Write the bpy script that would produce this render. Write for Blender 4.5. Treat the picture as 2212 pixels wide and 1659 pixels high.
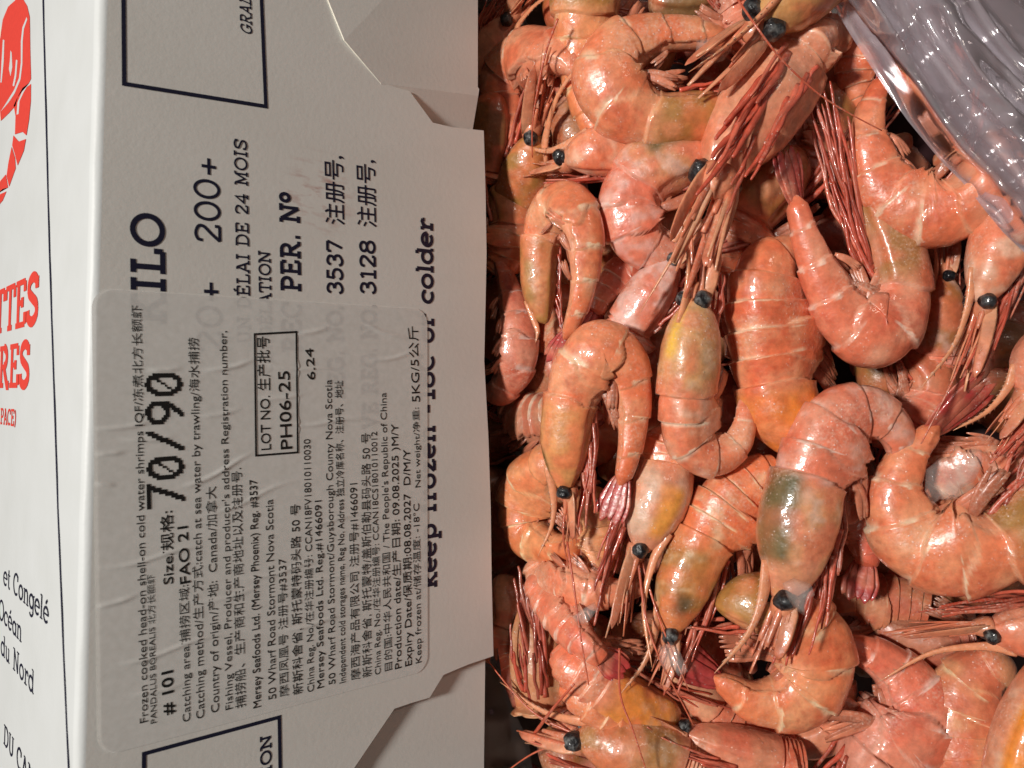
import bpy, bmesh, math, random
import numpy as np
from mathutils import Matrix, Vector

# ------------------------------------------------------------------ camera
FPX = 1804.0                       # focal length in pixels of a 2212 px wide frame
CXP, CYP = 1106.0, 829.5
BOX_H = 0.125
u = np.array([2092., -77., -1804.]); u /= np.linalg.norm(u)        # across the closing flap
n = np.array([1556., 12., 1804.]); n -= u * n.dot(u); n /= np.linalg.norm(n)   # flap normal (up)
v = np.cross(n, u)                                                  # along the fold
RW = np.stack([u, v, n])                                            # camera space -> world
D0 = 0.18
P0 = np.array([(185 - CXP) / FPX * D0, 0.0, -D0])
CAM = np.array([0., 0., BOX_H]) - RW @ P0

def world(p):
    return np.asarray(p) @ RW.T + CAM
def ray(x, y):
    return np.array([(x - CXP) / FPX, (CYP - y) / FPX, -1.0])
def at(x, y, d):
    return world(ray(x, y) * d)
def on_flap(x, y, z=0.0):          # point of the horizontal flap plane
    r = RW @ ray(x, y)
    return CAM + r * ((BOX_H + z - CAM[2]) / r[2])
def on_wall(x, y, off=0.0):        # point of the upright printed wall (plane X = -off)
    r = RW @ ray(x, y)
    return CAM + r * ((-off - CAM[0]) / r[0])

for o in list(bpy.data.objects): bpy.data.objects.remove(o)
scene = bpy.context.scene
COL = scene.collection
cam_d = bpy.data.cameras.new('camera'); cam = bpy.data.objects.new('camera', cam_d); COL.objects.link(cam)
M = Matrix(((RW[0][0], RW[0][1], RW[0][2], CAM[0]), (RW[1][0], RW[1][1], RW[1][2], CAM[1]),
            (RW[2][0], RW[2][1], RW[2][2], CAM[2]), (0, 0, 0, 1)))
cam.matrix_world = M
cam_d.sensor_width = 36; cam_d.lens = 36 * FPX / 2212
cam_d.clip_start = 0.005; cam_d.clip_end = 50
cam_d.dof.use_dof = True; cam_d.dof.focus_distance = 0.238; cam_d.dof.aperture_fstop = 26
scene.camera = cam

# ------------------------------------------------------------------ light (indoor, warm lamp on the left)
wd = bpy.data.worlds.new('World'); scene.world = wd; wd.use_nodes = True
wd.node_tree.nodes['Background'].inputs[0].default_value = (1.0, 0.93, 0.85, 1)
wd.node_tree.nodes['Background'].inputs[1].default_value = 0.052
def lamp(name, lc, dist, size, power, colr):
    lc = np.array(lc, float); lc /= np.linalg.norm(lc)
    tgt = world(np.array([0.02, 0., -0.24])); pos = tgt + RW @ lc * dist
    d = bpy.data.lights.new(name, 'AREA'); d.shape = 'DISK'; d.size = size; d.energy = power; d.color = colr
    o = bpy.data.objects.new(name, d); COL.objects.link(o)
    o.matrix_world = Matrix.Translation(Vector(pos)) @ Vector(RW @ lc).to_track_quat('Z', 'Y').to_matrix().to_4x4()
lamp('ceiling_lamp', (-0.60, 0.10, 0.79), 1.5, 0.16, 24.0, (1.0, 0.955, 0.90))
lamp('ceiling_lamp', (0.25, 0.55, 0.8), 1.8, 0.25, 1.7, (1.0, 0.88, 0.74))
vs = scene.view_settings
vs.view_transform = 'Standard'; vs.look = 'None'; vs.exposure = 0.0; vs.gamma = 1.0
scene.cycles.max_bounces = 8; scene.cycles.transparent_max_bounces = 16

# ------------------------------------------------------------------ materials
def new_mat(name):
    m = bpy.data.materials.new(name); m.use_nodes = True
    nt = m.node_tree; b = nt.nodes['Principled BSDF']
    return m, nt, b
def node(nt, t, **kw):
    q = nt.nodes.new(t)
    for k, val in kw.items():
        if k in q.inputs: q.inputs[k].default_value = val
        else: setattr(q, k, val)
    return q
def link(nt, a, b): nt.links.new(a, b)

def board_mat(name, c, rough, stain=False):
    m, nt, b = new_mat(name)
    tc = node(nt, 'ShaderNodeTexCoord')
    n1 = node(nt, 'ShaderNodeTexNoise', Scale=55.0, Detail=5.0)
    n2 = node(nt, 'ShaderNodeTexNoise', Scale=900.0, Detail=3.0)
    mp = node(nt, 'ShaderNodeMapping'); mp.inputs['Scale'].default_value = (0.35, 1.0, 1.0)
    link(nt, tc.outputs['Object'], mp.inputs['Vector'])
    link(nt, mp.outputs[0], n1.inputs['Vector']); link(nt, tc.outputs['Object'], n2.inputs['Vector'])
    cr = node(nt, 'ShaderNodeValToRGB'); link(nt, n1.outputs[0], cr.inputs[0])
    cr.color_ramp.elements[0].position = .3; cr.color_ramp.elements[1].position = .75
    cr.color_ramp.elements[0].color = (c[0]*.94, c[1]*.94, c[2]*.93, 1); cr.color_ramp.elements[1].color = (*c, 1)
    out = cr.outputs[0]
    if stain:                                   # pinkish juice smears beside the lettering
        def blob(center, rad):
            vm = node(nt, 'ShaderNodeVectorMath', operation='DISTANCE'); link(nt, tc.outputs['Object'], vm.inputs[0])
            vm.inputs[1].default_value = center
            mr = node(nt, 'ShaderNodeMapRange'); link(nt, vm.outputs['Value'], mr.inputs[0])
            mr.inputs[1].default_value = 0; mr.inputs[2].default_value = rad; mr.inputs[3].default_value = 1; mr.inputs[4].default_value = 0
            return mr.outputs[0]
        p = on_flap(688, 418)
        nz = node(nt, 'ShaderNodeTexNoise', Scale=520.0, Detail=6.0); link(nt, mp.outputs[0], nz.inputs['Vector'])
        r2 = node(nt, 'ShaderNodeMapRange'); link(nt, nz.outputs[0], r2.inputs[0]); r2.inputs[1].default_value = .5; r2.inputs[2].default_value = .72
        mu = node(nt, 'ShaderNodeMath', operation='MULTIPLY'); link(nt, blob(tuple(p), .0125), mu.inputs[0]); link(nt, r2.outputs[0], mu.inputs[1])
        mx = node(nt, 'ShaderNodeMix', data_type='RGBA'); link(nt, mu.outputs[0], mx.inputs['Factor'])
        link(nt, out, mx.inputs['A']); mx.inputs['B'].default_value = (.45, .16, .12, 1); out = mx.outputs['Result']
    link(nt, out, b.inputs['Base Color'])
    b.inputs['Roughness'].default_value = rough
    b.inputs['Specular IOR Level'].default_value = .35
    bp = node(nt, 'ShaderNodeBump', Strength=.12, Distance=.0003); link(nt, n2.outputs[0], bp.inputs['Height'])
    bp2 = node(nt, 'ShaderNodeBump', Strength=.12, Distance=.0016); link(nt, n1.outputs[0], bp2.inputs['Height'])
    link(nt, bp.outputs[0], bp2.inputs['Normal']); link(nt, bp2.outputs[0], b.inputs['Normal'])
    return m
M_BOARD = board_mat('coated_board', (.80, .79, .755), .42, True)
M_WALL = board_mat('white_board', (.70, .725, .73), .45)
M_CUT = board_mat('raw_board_edge', (.78, .74, .64), .8)

def plain(name, c, rough=.5, spec=.4, alpha=1.0):
    m, nt, b = new_mat(name)
    tc = node(nt, 'ShaderNodeTexCoord'); nz = node(nt, 'ShaderNodeTexNoise', Scale=700.0, Detail=4.0)
    link(nt, tc.outputs['Object'], nz.inputs['Vector'])
    cr = node(nt, 'ShaderNodeValToRGB'); link(nt, nz.outputs[0], cr.inputs[0])
    cr.color_ramp.elements[0].color = tuple(x*.85 for x in c) + (1,); cr.color_ramp.elements[1].color = tuple(min(1, x*1.12) for x in c) + (1,)
    link(nt, cr.outputs[0], b.inputs['Base Color'])
    b.inputs['Roughness'].default_value = rough; b.inputs['Specular IOR Level'].default_value = spec; b.inputs['Alpha'].default_value = alpha
    return m
M_NAVY = plain('navy_ink', (.012, .013, .035), .45)
M_RED = plain('red_ink', (.80, .065, .045), .5)
M_BLACK = plain('thermal_black', (.012, .012, .012), .5)
M_STICK = plain('sticker_paper', (.93, .92, .875), .26, .5, .74)

def shell_mat():
    m, nt, b = new_mat('cooked_shrimp_shell')
    at_ = node(nt, 'ShaderNodeVertexColor', layer_name='tint')
    tc = node(nt, 'ShaderNodeTexCoord')
    nf = node(nt, 'ShaderNodeTexNoise', Scale=420.0, Detail=6.0, Roughness=.6); link(nt, tc.outputs['Object'], nf.inputs['Vector'])
    mr = node(nt, 'ShaderNodeMapRange'); link(nt, nf.outputs[0], mr.inputs[0])
    mr.inputs[1].default_value = .3; mr.inputs[2].default_value = .7; mr.inputs[3].default_value = .78; mr.inputs[4].default_value = 1.16
    mul = node(nt, 'ShaderNodeVectorMath', operation='SCALE'); link(nt, at_.outputs['Color'], mul.inputs[0]); link(nt, mr.outputs[0], mul.inputs['Scale'])
    # tiny ice grains
    vo = node(nt, 'ShaderNodeTexVoronoi', Scale=620.0); link(nt, tc.outputs['Object'], vo.inputs['Vector'])
    nm = node(nt, 'ShaderNodeTexNoise', Scale=75.0, Detail=2.0); link(nt, tc.outputs['Object'], nm.inputs['Vector'])
    g1 = node(nt, 'ShaderNodeMapRange'); link(nt, vo.outputs['Distance'], g1.inputs[0]); g1.inputs[1].default_value = .08; g1.inputs[2].default_value = .2; g1.inputs[3].default_value = 1; g1.inputs[4].default_value = 0
    g2 = node(nt, 'ShaderNodeMapRange'); link(nt, nm.outputs[0], g2.inputs[0]); g2.inputs[1].default_value = .42; g2.inputs[2].default_value = .62
    gm = node(nt, 'ShaderNodeMath', operation='MULTIPLY'); link(nt, g1.outputs[0], gm.inputs[0]); link(nt, g2.outputs[0], gm.inputs[1])
    gs = node(nt, 'ShaderNodeMath', operation='MULTIPLY'); link(nt, gm.outputs[0], gs.inputs[0]); gs.inputs[1].default_value = .55
    mx = node(nt, 'ShaderNodeMix', data_type='RGBA'); link(nt, gs.outputs[0], mx.inputs['Factor']); link(nt, mul.outputs[0], mx.inputs['A']); mx.inputs['B'].default_value = (.9, .74, .66, 1)
    # patches of rime between the wet areas
    pa = node(nt, 'ShaderNodeTexNoise', Scale=70.0, Detail=2.0); link(nt, tc.outputs['Object'], pa.inputs['Vector'])
    pr = node(nt, 'ShaderNodeMapRange'); link(nt, pa.outputs[0], pr.inputs[0]); pr.inputs[1].default_value = .48; pr.inputs[2].default_value = .68
    fg = node(nt, 'ShaderNodeTexNoise', Scale=1300.0, Detail=4.0); link(nt, tc.outputs['Object'], fg.inputs['Vector'])
    fr2 = node(nt, 'ShaderNodeMapRange'); link(nt, fg.outputs[0], fr2.inputs[0]); fr2.inputs[1].default_value = .45; fr2.inputs[2].default_value = .7; fr2.inputs[4].default_value = .42
    pm = node(nt, 'ShaderNodeMath', operation='MULTIPLY'); link(nt, pr.outputs[0], pm.inputs[0]); link(nt, fr2.outputs[0], pm.inputs[1])
    mx2 = node(nt, 'ShaderNodeMix', data_type='RGBA'); link(nt, pm.outputs[0], mx2.inputs['Factor']); link(nt, mx.outputs['Result'], mx2.inputs['A']); mx2.inputs['B'].default_value = (.85, .60, .47, 1)
    link(nt, mx2.outputs['Result'], b.inputs['Base Color'])
    cro = node(nt, 'ShaderNodeMapRange'); link(nt, pa.outputs[0], cro.inputs[0]); cro.inputs[1].default_value = .42; cro.inputs[2].default_value = .66; cro.inputs[3].default_value = .05; cro.inputs[4].default_value = .34
    link(nt, cro.outputs[0], b.inputs['Coat Roughness'])
    b.inputs['Roughness'].default_value = .42
    b.inputs['Coat Weight'].default_value = .9; b.inputs['Coat Roughness'].default_value = .09; b.inputs['Coat IOR'].default_value = 1.4
    b.inputs['Subsurface Weight'].default_value = .22; b.inputs['Subsurface Radius'].default_value = (1.0, .35, .2); b.inputs['Subsurface Scale'].default_value = .003
    nb = node(nt, 'ShaderNodeTexNoise', Scale=260.0, Detail=3.0); link(nt, tc.outputs['Object'], nb.inputs['Vector'])
    b1 = node(nt, 'ShaderNodeBump', Strength=.38, Distance=.0011); link(nt, nb.outputs[0], b1.inputs['Height'])
    b2 = node(nt, 'ShaderNodeBump', Strength=.35, Distance=.0005); link(nt, gm.outputs[0], b2.inputs['Height']); link(nt, b1.outputs[0], b2.inputs['Normal'])
    b3 = node(nt, 'ShaderNodeBump', Strength=.25, Distance=.0004); link(nt, nf.outputs[0], b3.inputs['Height']); link(nt, b2.outputs[0], b3.inputs['Normal'])
    link(nt, b3.outputs[0], b.inputs['Normal']); link(nt, b2.outputs[0], b.inputs['Coat Normal'])
    return m
M_SHELL = shell_mat()
def eye_mat(name='black_eye', hi=(.10, .105, .11, 1), ro=.36):
    m, nt, b = new_mat(name)
    tc = node(nt, 'ShaderNodeTexCoord'); nz = node(nt, 'ShaderNodeTexNoise', Scale=420.0, Detail=5.0); link(nt, tc.outputs['Object'], nz.inputs['Vector'])
    cr = node(nt, 'ShaderNodeValToRGB'); link(nt, nz.outputs[0], cr.inputs[0])
    cr.color_ramp.elements[0].position = .45; cr.color_ramp.elements[0].color = (.006, .006, .008, 1); cr.color_ramp.elements[1].position = .8; cr.color_ramp.elements[1].color = hi
    link(nt, cr.outputs[0], b.inputs['Base Color']); b.inputs['Roughness'].default_value = ro; b.inputs['Coat Weight'].default_value = .25
    bp = node(nt, 'ShaderNodeBump', Strength=.9, Distance=.0012); link(nt, nz.outputs[0], bp.inputs['Height']); link(nt, bp.outputs[0], b.inputs['Normal'])
    return m
M_EYE = eye_mat(); M_EYE2 = eye_mat('clouded_eye', (.26, .26, .25, 1), .5)
def film_mat(name, c, dens, rough, spec):
    m = bpy.data.materials.new(name); m.use_nodes = True; nt = m.node_tree
    nt.nodes.remove(nt.nodes['Principled BSDF']); out = nt.nodes['Material Output']
    tr = node(nt, 'ShaderNodeBsdfTransparent'); tr.inputs[0].default_value = (.93, .9, .94, 1)
    tl = node(nt, 'ShaderNodeBsdfTranslucent'); tl.inputs[0].default_value = (*c, 1)
    df = node(nt, 'ShaderNodeBsdfDiffuse'); df.inputs[0].default_value = (*c, 1)
    md = node(nt, 'ShaderNodeMixShader'); md.inputs[0].default_value = .6; link(nt, tl.outputs[0], md.inputs[1]); link(nt, df.outputs[0], md.inputs[2])
    m1 = node(nt, 'ShaderNodeMixShader'); m1.inputs[0].default_value = dens; link(nt, tr.outputs[0], m1.inputs[1]); link(nt, md.outputs[0], m1.inputs[2])
    gl = node(nt, 'ShaderNodeBsdfGlossy'); gl.inputs['Roughness'].default_value = rough; gl.inputs[0].default_value = (1, .98, 1, 1)
    fr = node(nt, 'ShaderNodeFresnel'); fr.inputs[0].default_value = 1.5
    fm = node(nt, 'ShaderNodeMath', operation='MULTIPLY'); fm.inputs[1].default_value = spec; link(nt, fr.outputs[0], fm.inputs[0])
    m2 = node(nt, 'ShaderNodeMixShader'); link(nt, fm.outputs[0], m2.inputs[0]); link(nt, m1.outputs[0], m2.inputs[1]); link(nt, gl.outputs[0], m2.inputs[2])
    tc = node(nt, 'ShaderNodeTexCoord'); nz = node(nt, 'ShaderNodeTexNoise', Scale=90.0, Detail=2.0); link(nt, tc.outputs['Object'], nz.inputs['Vector'])
    bp = node(nt, 'ShaderNodeBump', Strength=.07, Distance=.001); link(nt, nz.outputs[0], bp.inputs['Height'])
    link(nt, bp.outputs[0], gl.inputs['Normal']); link(nt, bp.outputs[0], df.inputs['Normal'])
    link(nt, m2.outputs[0], out.inputs['Surface'])
    return m
M_FILM = film_mat('lilac_polythene', (.88, .80, .87), .36, .09, 3.2)
M_FILM2 = film_mat('purple_polythene', (.60, .44, .64), .75, .2, 1.5)
M_GAP_SHADE = film_mat('gap_shade_liner', (.10, .045, .05), .97, .25, .6)  # tinted near black, so gaps in the heap get their shade from colour
def ice_mat():
    m, nt, b = new_mat('ice_glaze')
    b.inputs['Base Color'].default_value = (.88, .80, .75, 1); b.inputs['Roughness'].default_value = .2; b.inputs['Alpha'].default_value = .15
    b.inputs['Coat Weight'].default_value = .6
    tc = node(nt, 'ShaderNodeTexCoord'); nz = node(nt, 'ShaderNodeTexNoise', Scale=400.0, Detail=4.0); link(nt, tc.outputs['Object'], nz.inputs['Vector'])
    bp = node(nt, 'ShaderNodeBump', Strength=.6, Distance=.0008); link(nt, nz.outputs[0], bp.inputs['Height']); link(nt, bp.outputs[0], b.inputs['Normal'])
    return m
M_ICE = ice_mat()

# ------------------------------------------------------------------ mesh helpers
def mesh_obj(name, verts, faces, mat, parent=None, smooth=True, tint=None):
    me = bpy.data.meshes.new(name)
    me.from_pydata([tuple(p) for p in np.asarray(verts).tolist()], [], faces)
    if smooth: me.polygons.foreach_set('use_smooth', [True] * len(me.polygons))
    if tint is not None:
        a = me.color_attributes.new('tint', 'FLOAT_COLOR', 'POINT')
        c = np.ones((len(verts), 4), np.float32); c[:, :3] = tint; a.data.foreach_set('color', c.ravel())
    me.materials.append(mat)
    o = bpy.data.objects.new(name, me); COL.objects.link(o)
    if parent: o.parent = parent
    return o
def tag(o, label, cat, group=None, kind=None):
    o['label'] = label; o['category'] = cat
    if group: o['group'] = group
    if kind: o['kind'] = kind
    return o
def nrm(a): return a / (np.linalg.norm(a, axis=-1, keepdims=True) + 1e-12)
def hash3(ix, iy, iz, seed):
    h = (ix * 374761393 + iy * 668265263 + iz * 2147483647 + seed * 974634777) & 0xffffffff
    h = ((h ^ (h >> 13)) * 1274126177) & 0xffffffff
    return ((h ^ (h >> 16)) & 0xffff) / 65535.0
def vnoise(P, f, seed):
    Q = P * f + 1000.0; I = np.floor(Q).astype(np.int64); F = Q - I; F = F * F * (3 - 2 * F); r = 0
    for dx in (0, 1):
        for dy in (0, 1):
            for dz in (0, 1):
                w = (F[..., 0] if dx else 1 - F[..., 0]) * (F[..., 1] if dy else 1 - F[..., 1]) * (F[..., 2] if dz else 1 - F[..., 2])
                r = r + w * hash3(I[..., 0] + dx, I[..., 1] + dy, I[..., 2] + dz, seed)
    return r
def sstep(a, b, x):
    t = np.clip((x - a) / (b - a), 0, 1); return t * t * (3 - 2 * t)
def ring_faces(m, k, closed=True):
    f = []
    for i in range(m - 1):
        for j in range(k if closed else k - 1):
            a = i * k + j; b = i * k + (j + 1) % k
            f.append((a, b, b + k, a + k))
    return f
def spline(C, m):
    """Catmull-Rom through rows of C (chord parametrised); m samples, returns samples and their control index."""
    C = np.asarray(C, float); K = len(C)
    E = np.vstack([2 * C[0] - C[1], C, 2 * C[-1] - C[-2]])
    tt = np.linspace(0, K - 1, 40 * K); i = np.minimum(tt.astype(int), K - 2); f = (tt - i)[:, None]
    a, b, c, d = E[i], E[i + 1], E[i + 2], E[i + 3]
    S = .5 * ((2 * b) + (c - a) * f + (2 * a - 5 * b + 4 * c - d) * f ** 2 + (3 * b - 3 * c + d - a) * f ** 3)
    L = np.concatenate([[0], np.cumsum(np.linalg.norm(np.diff(S[:, :2], axis=0), axis=1))])
    q = np.linspace(0, L[-1], m)
    return np.stack([np.interp(q, L, S[:, j]) for j in range(S.shape[1])], 1), np.interp(q, L, tt), L[-1]
def sweep(P, nv, wa, wb, k=6):
    """tube of elliptic section along P: half width wa across, wb along nv"""
    P = np.asarray(P, float); m = len(P)
    T = nrm(np.gradient(P, axis=0)); N = nrm(nv - T * np.sum(T * nv, 1, keepdims=True)); B = np.cross(T, N)
    th = np.linspace(0, 2 * np.pi, k, endpoint=False)
    wa = np.broadcast_to(wa, m); wb = np.broadcast_to(wb, m)
    V = P[:, None] + B[:, None] * (np.cos(th)[None, :, None] * wa[:, None, None]) + N[:, None] * (np.sin(th)[None, :, None] * wb[:, None, None])
    F = ring_faces(m, k); F.append(tuple(range(k))[::-1]); F.append(tuple(range((m - 1) * k, m * k)))
    return V.reshape(-1, 3), F
def merge(parts):
    V, F, o = [], [], 0
    for a, b in parts:
        V.append(np.asarray(a)); F += [tuple(i + o for i in f) for f in b]; o += len(a)
    return np.vstack(V), F
def bez(P, m):
    C = np.asarray(P, float); K = len(C)
    E = np.vstack([2 * C[0] - C[1], C, 2 * C[-1] - C[-2]]); tt = np.linspace(0, K - 1, m); i = np.minimum(tt.astype(int), K - 2); f = (tt - i)[:, None]
    a, b, c, d = E[i], E[i + 1], E[i + 2], E[i + 3]
    return .5 * ((2 * b) + (c - a) * f + (2 * a - 5 * b + 4 * c - d) * f ** 2 + (3 * b - 3 * c + d - a) * f ** 3)

# ------------------------------------------------------------------ lettering
def arc(cx, cy, rx, ry, a0, a1, k=16):
    return [(cx + rx * math.cos(math.radians(a0 + (a1 - a0) * i / k)), cy + ry * math.sin(math.radians(a0 + (a1 - a0) * i / k))) for i in range(k + 1)]
def bar(x0, x1, y): return [(x0, y), (x1, y)]
def stem(x, y0=0, y1=1): return [(x, y0), (x, y1)]
def sp(pts, k=20): return [tuple(q) for q in bez([(a, b, 0) for a, b in pts], k)[:, :2]]
S_UP = sp([(.64, .74), (.6, .92), (.38, 1), (.14, .9), (.12, .68), (.36, .53), (.62, .38), (.64, .14), (.38, 0), (.12, .08), (.08, .28)], 30)
GLYPH = {
 'A': (.88, [[(.12, 0), (.43, 1)], [(.43, 1), (.76, 0)], bar(.24, .64, .32), bar(-.02, .26, 0), bar(.6, .92, 0), bar(.26, .45, 1)]),
 'C': (.82, [arc(.44, .5, .38, .5, 52, 308, 22), stem(.70, .68, .96)]),
 'D': (.88, [stem(.2), bar(.02, .42, 0), bar(.02, .42, 1), arc(.42, .5, .38, .5, -90, 90)]),
 'E': (.8, [stem(.2), bar(.02, .7, 0), bar(.02, .68, 1), bar(.2, .5, .52), stem(.7, 0, .28), stem(.68, .76, 1), stem(.5, .4, .64)]),
 'F': (.76, [stem(.2), bar(.02, .42, 0), bar(.02, .68, 1), bar(.2, .5, .5), stem(.68, .74, 1), stem(.5, .38, .62)]),
 'G': (.9, [arc(.44, .5, .38, .5, 52, 345, 24), stem(.70, .7, .96), bar(.5, .88, .42), stem(.78, .06, .42)]),
 'I': (.46, [stem(.22), bar(.04, .4, 0), bar(.04, .4, 1)]),
 'K': (.86, [stem(.2), bar(.02, .4, 0), bar(.02, .4, 1), [(.22, .4), (.68, 1)], [(.38, .6), (.74, 0)], bar(.54, .86, 1), bar(.6, .92, 0)]),
 'L': (.74, [stem(.2), bar(.02, .66, 0), bar(.02, .4, 1), stem(.66, 0, .3)]),
 'M': (1.06, [stem(.2), stem(.84), [(.2, 1), (.52, .18), (.84, 1)], bar(.04, .36, 0), bar(.68, 1.0, 0), bar(.02, .2, 1), bar(.84, 1.02, 1)]),
 'N': (.98, [stem(.2), stem(.78), [(.2, 1), (.78, 0)], bar(.04, .38, 0), bar(.0, .22, 1), bar(.6, .96, 1)]),
 'O': (.9, [arc(.45, .5, .40, .5, 0, 360, 30)]),
 'P': (.78, [stem(.2), bar(.02, .42, 0), bar(.02, .42, 1), arc(.42, .73, .28, .27, -90, 90), bar(.2, .42, .46)]),
 'R': (.88, [stem(.2), bar(.02, .4, 0), bar(.02, .42, 1), arc(.42, .75, .26, .25, -90, 90), bar(.2, .42, .5), [(.42, .5), (.74, 0), (.9, 0)]]),
 'S': (.76, [S_UP, stem(.66, .72, .98), stem(.07, .02, .28)]),
 'T': (.8, [stem(.4), bar(.04, .76, 1), bar(.22, .58, 0), stem(.04, .72, 1), stem(.76, .72, 1)]),
 'U': (.92, [[(.2, 1)] + arc(.46, .3, .26, .3, 180, 360) + [(.72, 1)], bar(.04, .36, 1), bar(.56, .88, 1)]),
 'V': (.88, [[(.12, 1), (.44, 0), (.76, 1)], bar(-.02, .28, 1), bar(.6, .9, 1)]),
 'a': (.7, [arc(.34, .3, .26, .3, 0, 360, 22), stem(.58, 0, .62), bar(.56, .7, 0)]),
 'c': (.66, [arc(.36, .32, .3, .32, 48, 312, 18), stem(.57, .44, .62)]),
 'd': (.76, [arc(.34, .32, .28, .32, 0, 360, 22), stem(.62, 0, 1), bar(.46, .62, 1), bar(.62, .76, 0)]),
 'e': (.7, [arc(.36, .32, .3, .32, 0, 315, 22), bar(.06, .66, .34)]),
 'f': (.5, [[(.22, 0), (.22, .78)] + arc(.38, .78, .16, .22, 180, 60, 8), bar(.06, .44, .64), bar(.06, .42, 0)]),
 'g': (.74, [arc(.34, .34, .28, .3, 0, 360, 22), [(.62, .64), (.62, -.1)] + arc(.36, -.1, .26, .22, 0, -150, 10), bar(.62, .76, .64)]),
 'k': (.74, [stem(.18), bar(.02, .18, 1), bar(.02, .34, 0), [(.2, .26), (.54, .64)], [(.32, .4), (.6, 0)], bar(.42, .7, .64), bar(.48, .76, 0)]),
 'l': (.36, [stem(.18), bar(.02, .18, 1), bar(.02, .34, 0)]),
 'n': (.8, [stem(.18, 0, .64), bar(.02, .18, .64), bar(.02, .34, 0), [(.18, .4)] + arc(.4, .42, .22, .22, 150, 0, 10) + [(.62, 0)], bar(.48, .78, 0)]),
 'o': (.7, [arc(.35, .32, .29, .32, 0, 360, 24)]),
 'p': (.76, [stem(.18, -.34, .64), bar(.02, .18, .64), bar(.02, .38, -.34), arc(.44, .32, .27, .32, 0, 360, 22)]),
 'r': (.58, [stem(.2, 0, .64), bar(.04, .2, .64), bar(.04, .4, 0), [(.2, .38), (.3, .56), (.44, .64), (.56, .58)], stem(.54, .46, .6)]),
 't': (.46, [[(.2, .9), (.2, .16)] + arc(.34, .14, .14, .14, 180, 300, 6), bar(.04, .42, .64)]),
 'u': (.8, [[(.18, .64)] + arc(.38, .24, .2, .24, 180, 330, 10), stem(.6, 0, .64), bar(.02, .18, .64), bar(.46, .6, .64), bar(.6, .76, 0)]),
 'z': (.64, [bar(.08, .54, .64), [(.54, .64), (.08, 0)], bar(.08, .56, 0), stem(.08, .48, .64), stem(.56, 0, .16)]),
 '0': (.74, [arc(.37, .5, .30, .5, 0, 360, 28)]),
 '1': (.62, [stem(.34), bar(.1, .58, 0), [(.12, .84), (.34, 1)]]),
 '2': (.74, [sp([(.1, .72), (.14, .92), (.36, 1), (.6, .88), (.6, .66), (.36, .36), (.1, 0)], 20), bar(.1, .64, 0), stem(.64, 0, .2)]),
 '3': (.74, [sp([(.1, .78), (.18, .95), (.36, 1), (.58, .88), (.56, .64), (.34, .54)], 14), sp([(.34, .54), (.6, .46), (.64, .2), (.38, 0), (.16, .05), (.08, .22)], 14)]),
 '4': (.76, [[(.5, 0), (.5, 1), (.06, .3), (.7, .3)], bar(.34, .66, 0)]),
 '5': (.74, [[(.58, 1), (.18, 1), (.14, .56)], sp([(.14, .56), (.36, .64), (.62, .5), (.62, .18), (.38, 0), (.16, .05), (.08, .2)], 18)]),
 '6': (.74, [arc(.37, .3, .29, .3, 0, 360, 22), sp([(.08, .3), (.14, .7), (.34, .96), (.56, .92)], 10)]),
 '7': (.72, [bar(.08, .64, 1), [(.64, 1), (.3, 0)], stem(.08, .76, 1)]),
 '8': (.74, [arc(.37, .77, .25, .23, 0, 360, 20), arc(.37, .27, .30, .27, 0, 360, 22)]),
 '9': (.74, [arc(.37, .68, .29, .32, 0, 360, 22), [(.66, .68), (.66, 0)]]),
 '+': (.8, [bar(.1, .7, .4), stem(.4, .1, .7)]), '-': (.56, [bar(.08, .46, .36)]), '.': (.34, [bar(.1, .26, .02), bar(.1, .26, .1)]),
 '(': (.4, [arc(.5, .45, .36, .65, 120, 240, 8)]), ')': (.4, [arc(-.1, .45, .36, .65, -60, 60, 8)]), '°': (.42, [arc(.2, .82, .16, .18, 0, 360, 16)]), 'º': (.5, [arc(.24, .76, .19, .24, 0, 360, 18)]),
 '/': (.62, [[(.06, 0), (.56, 1)]]), ' ': (.42, []),
}
GLYPH['É'] = (GLYPH['E'][0], GLYPH['E'][1] + [[(.3, 1.14), (.5, 1.3)]])
GLYPH['é'] = (GLYPH['e'][0], GLYPH['e'][1] + [[(.3, .78), (.48, .98)]])
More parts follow.
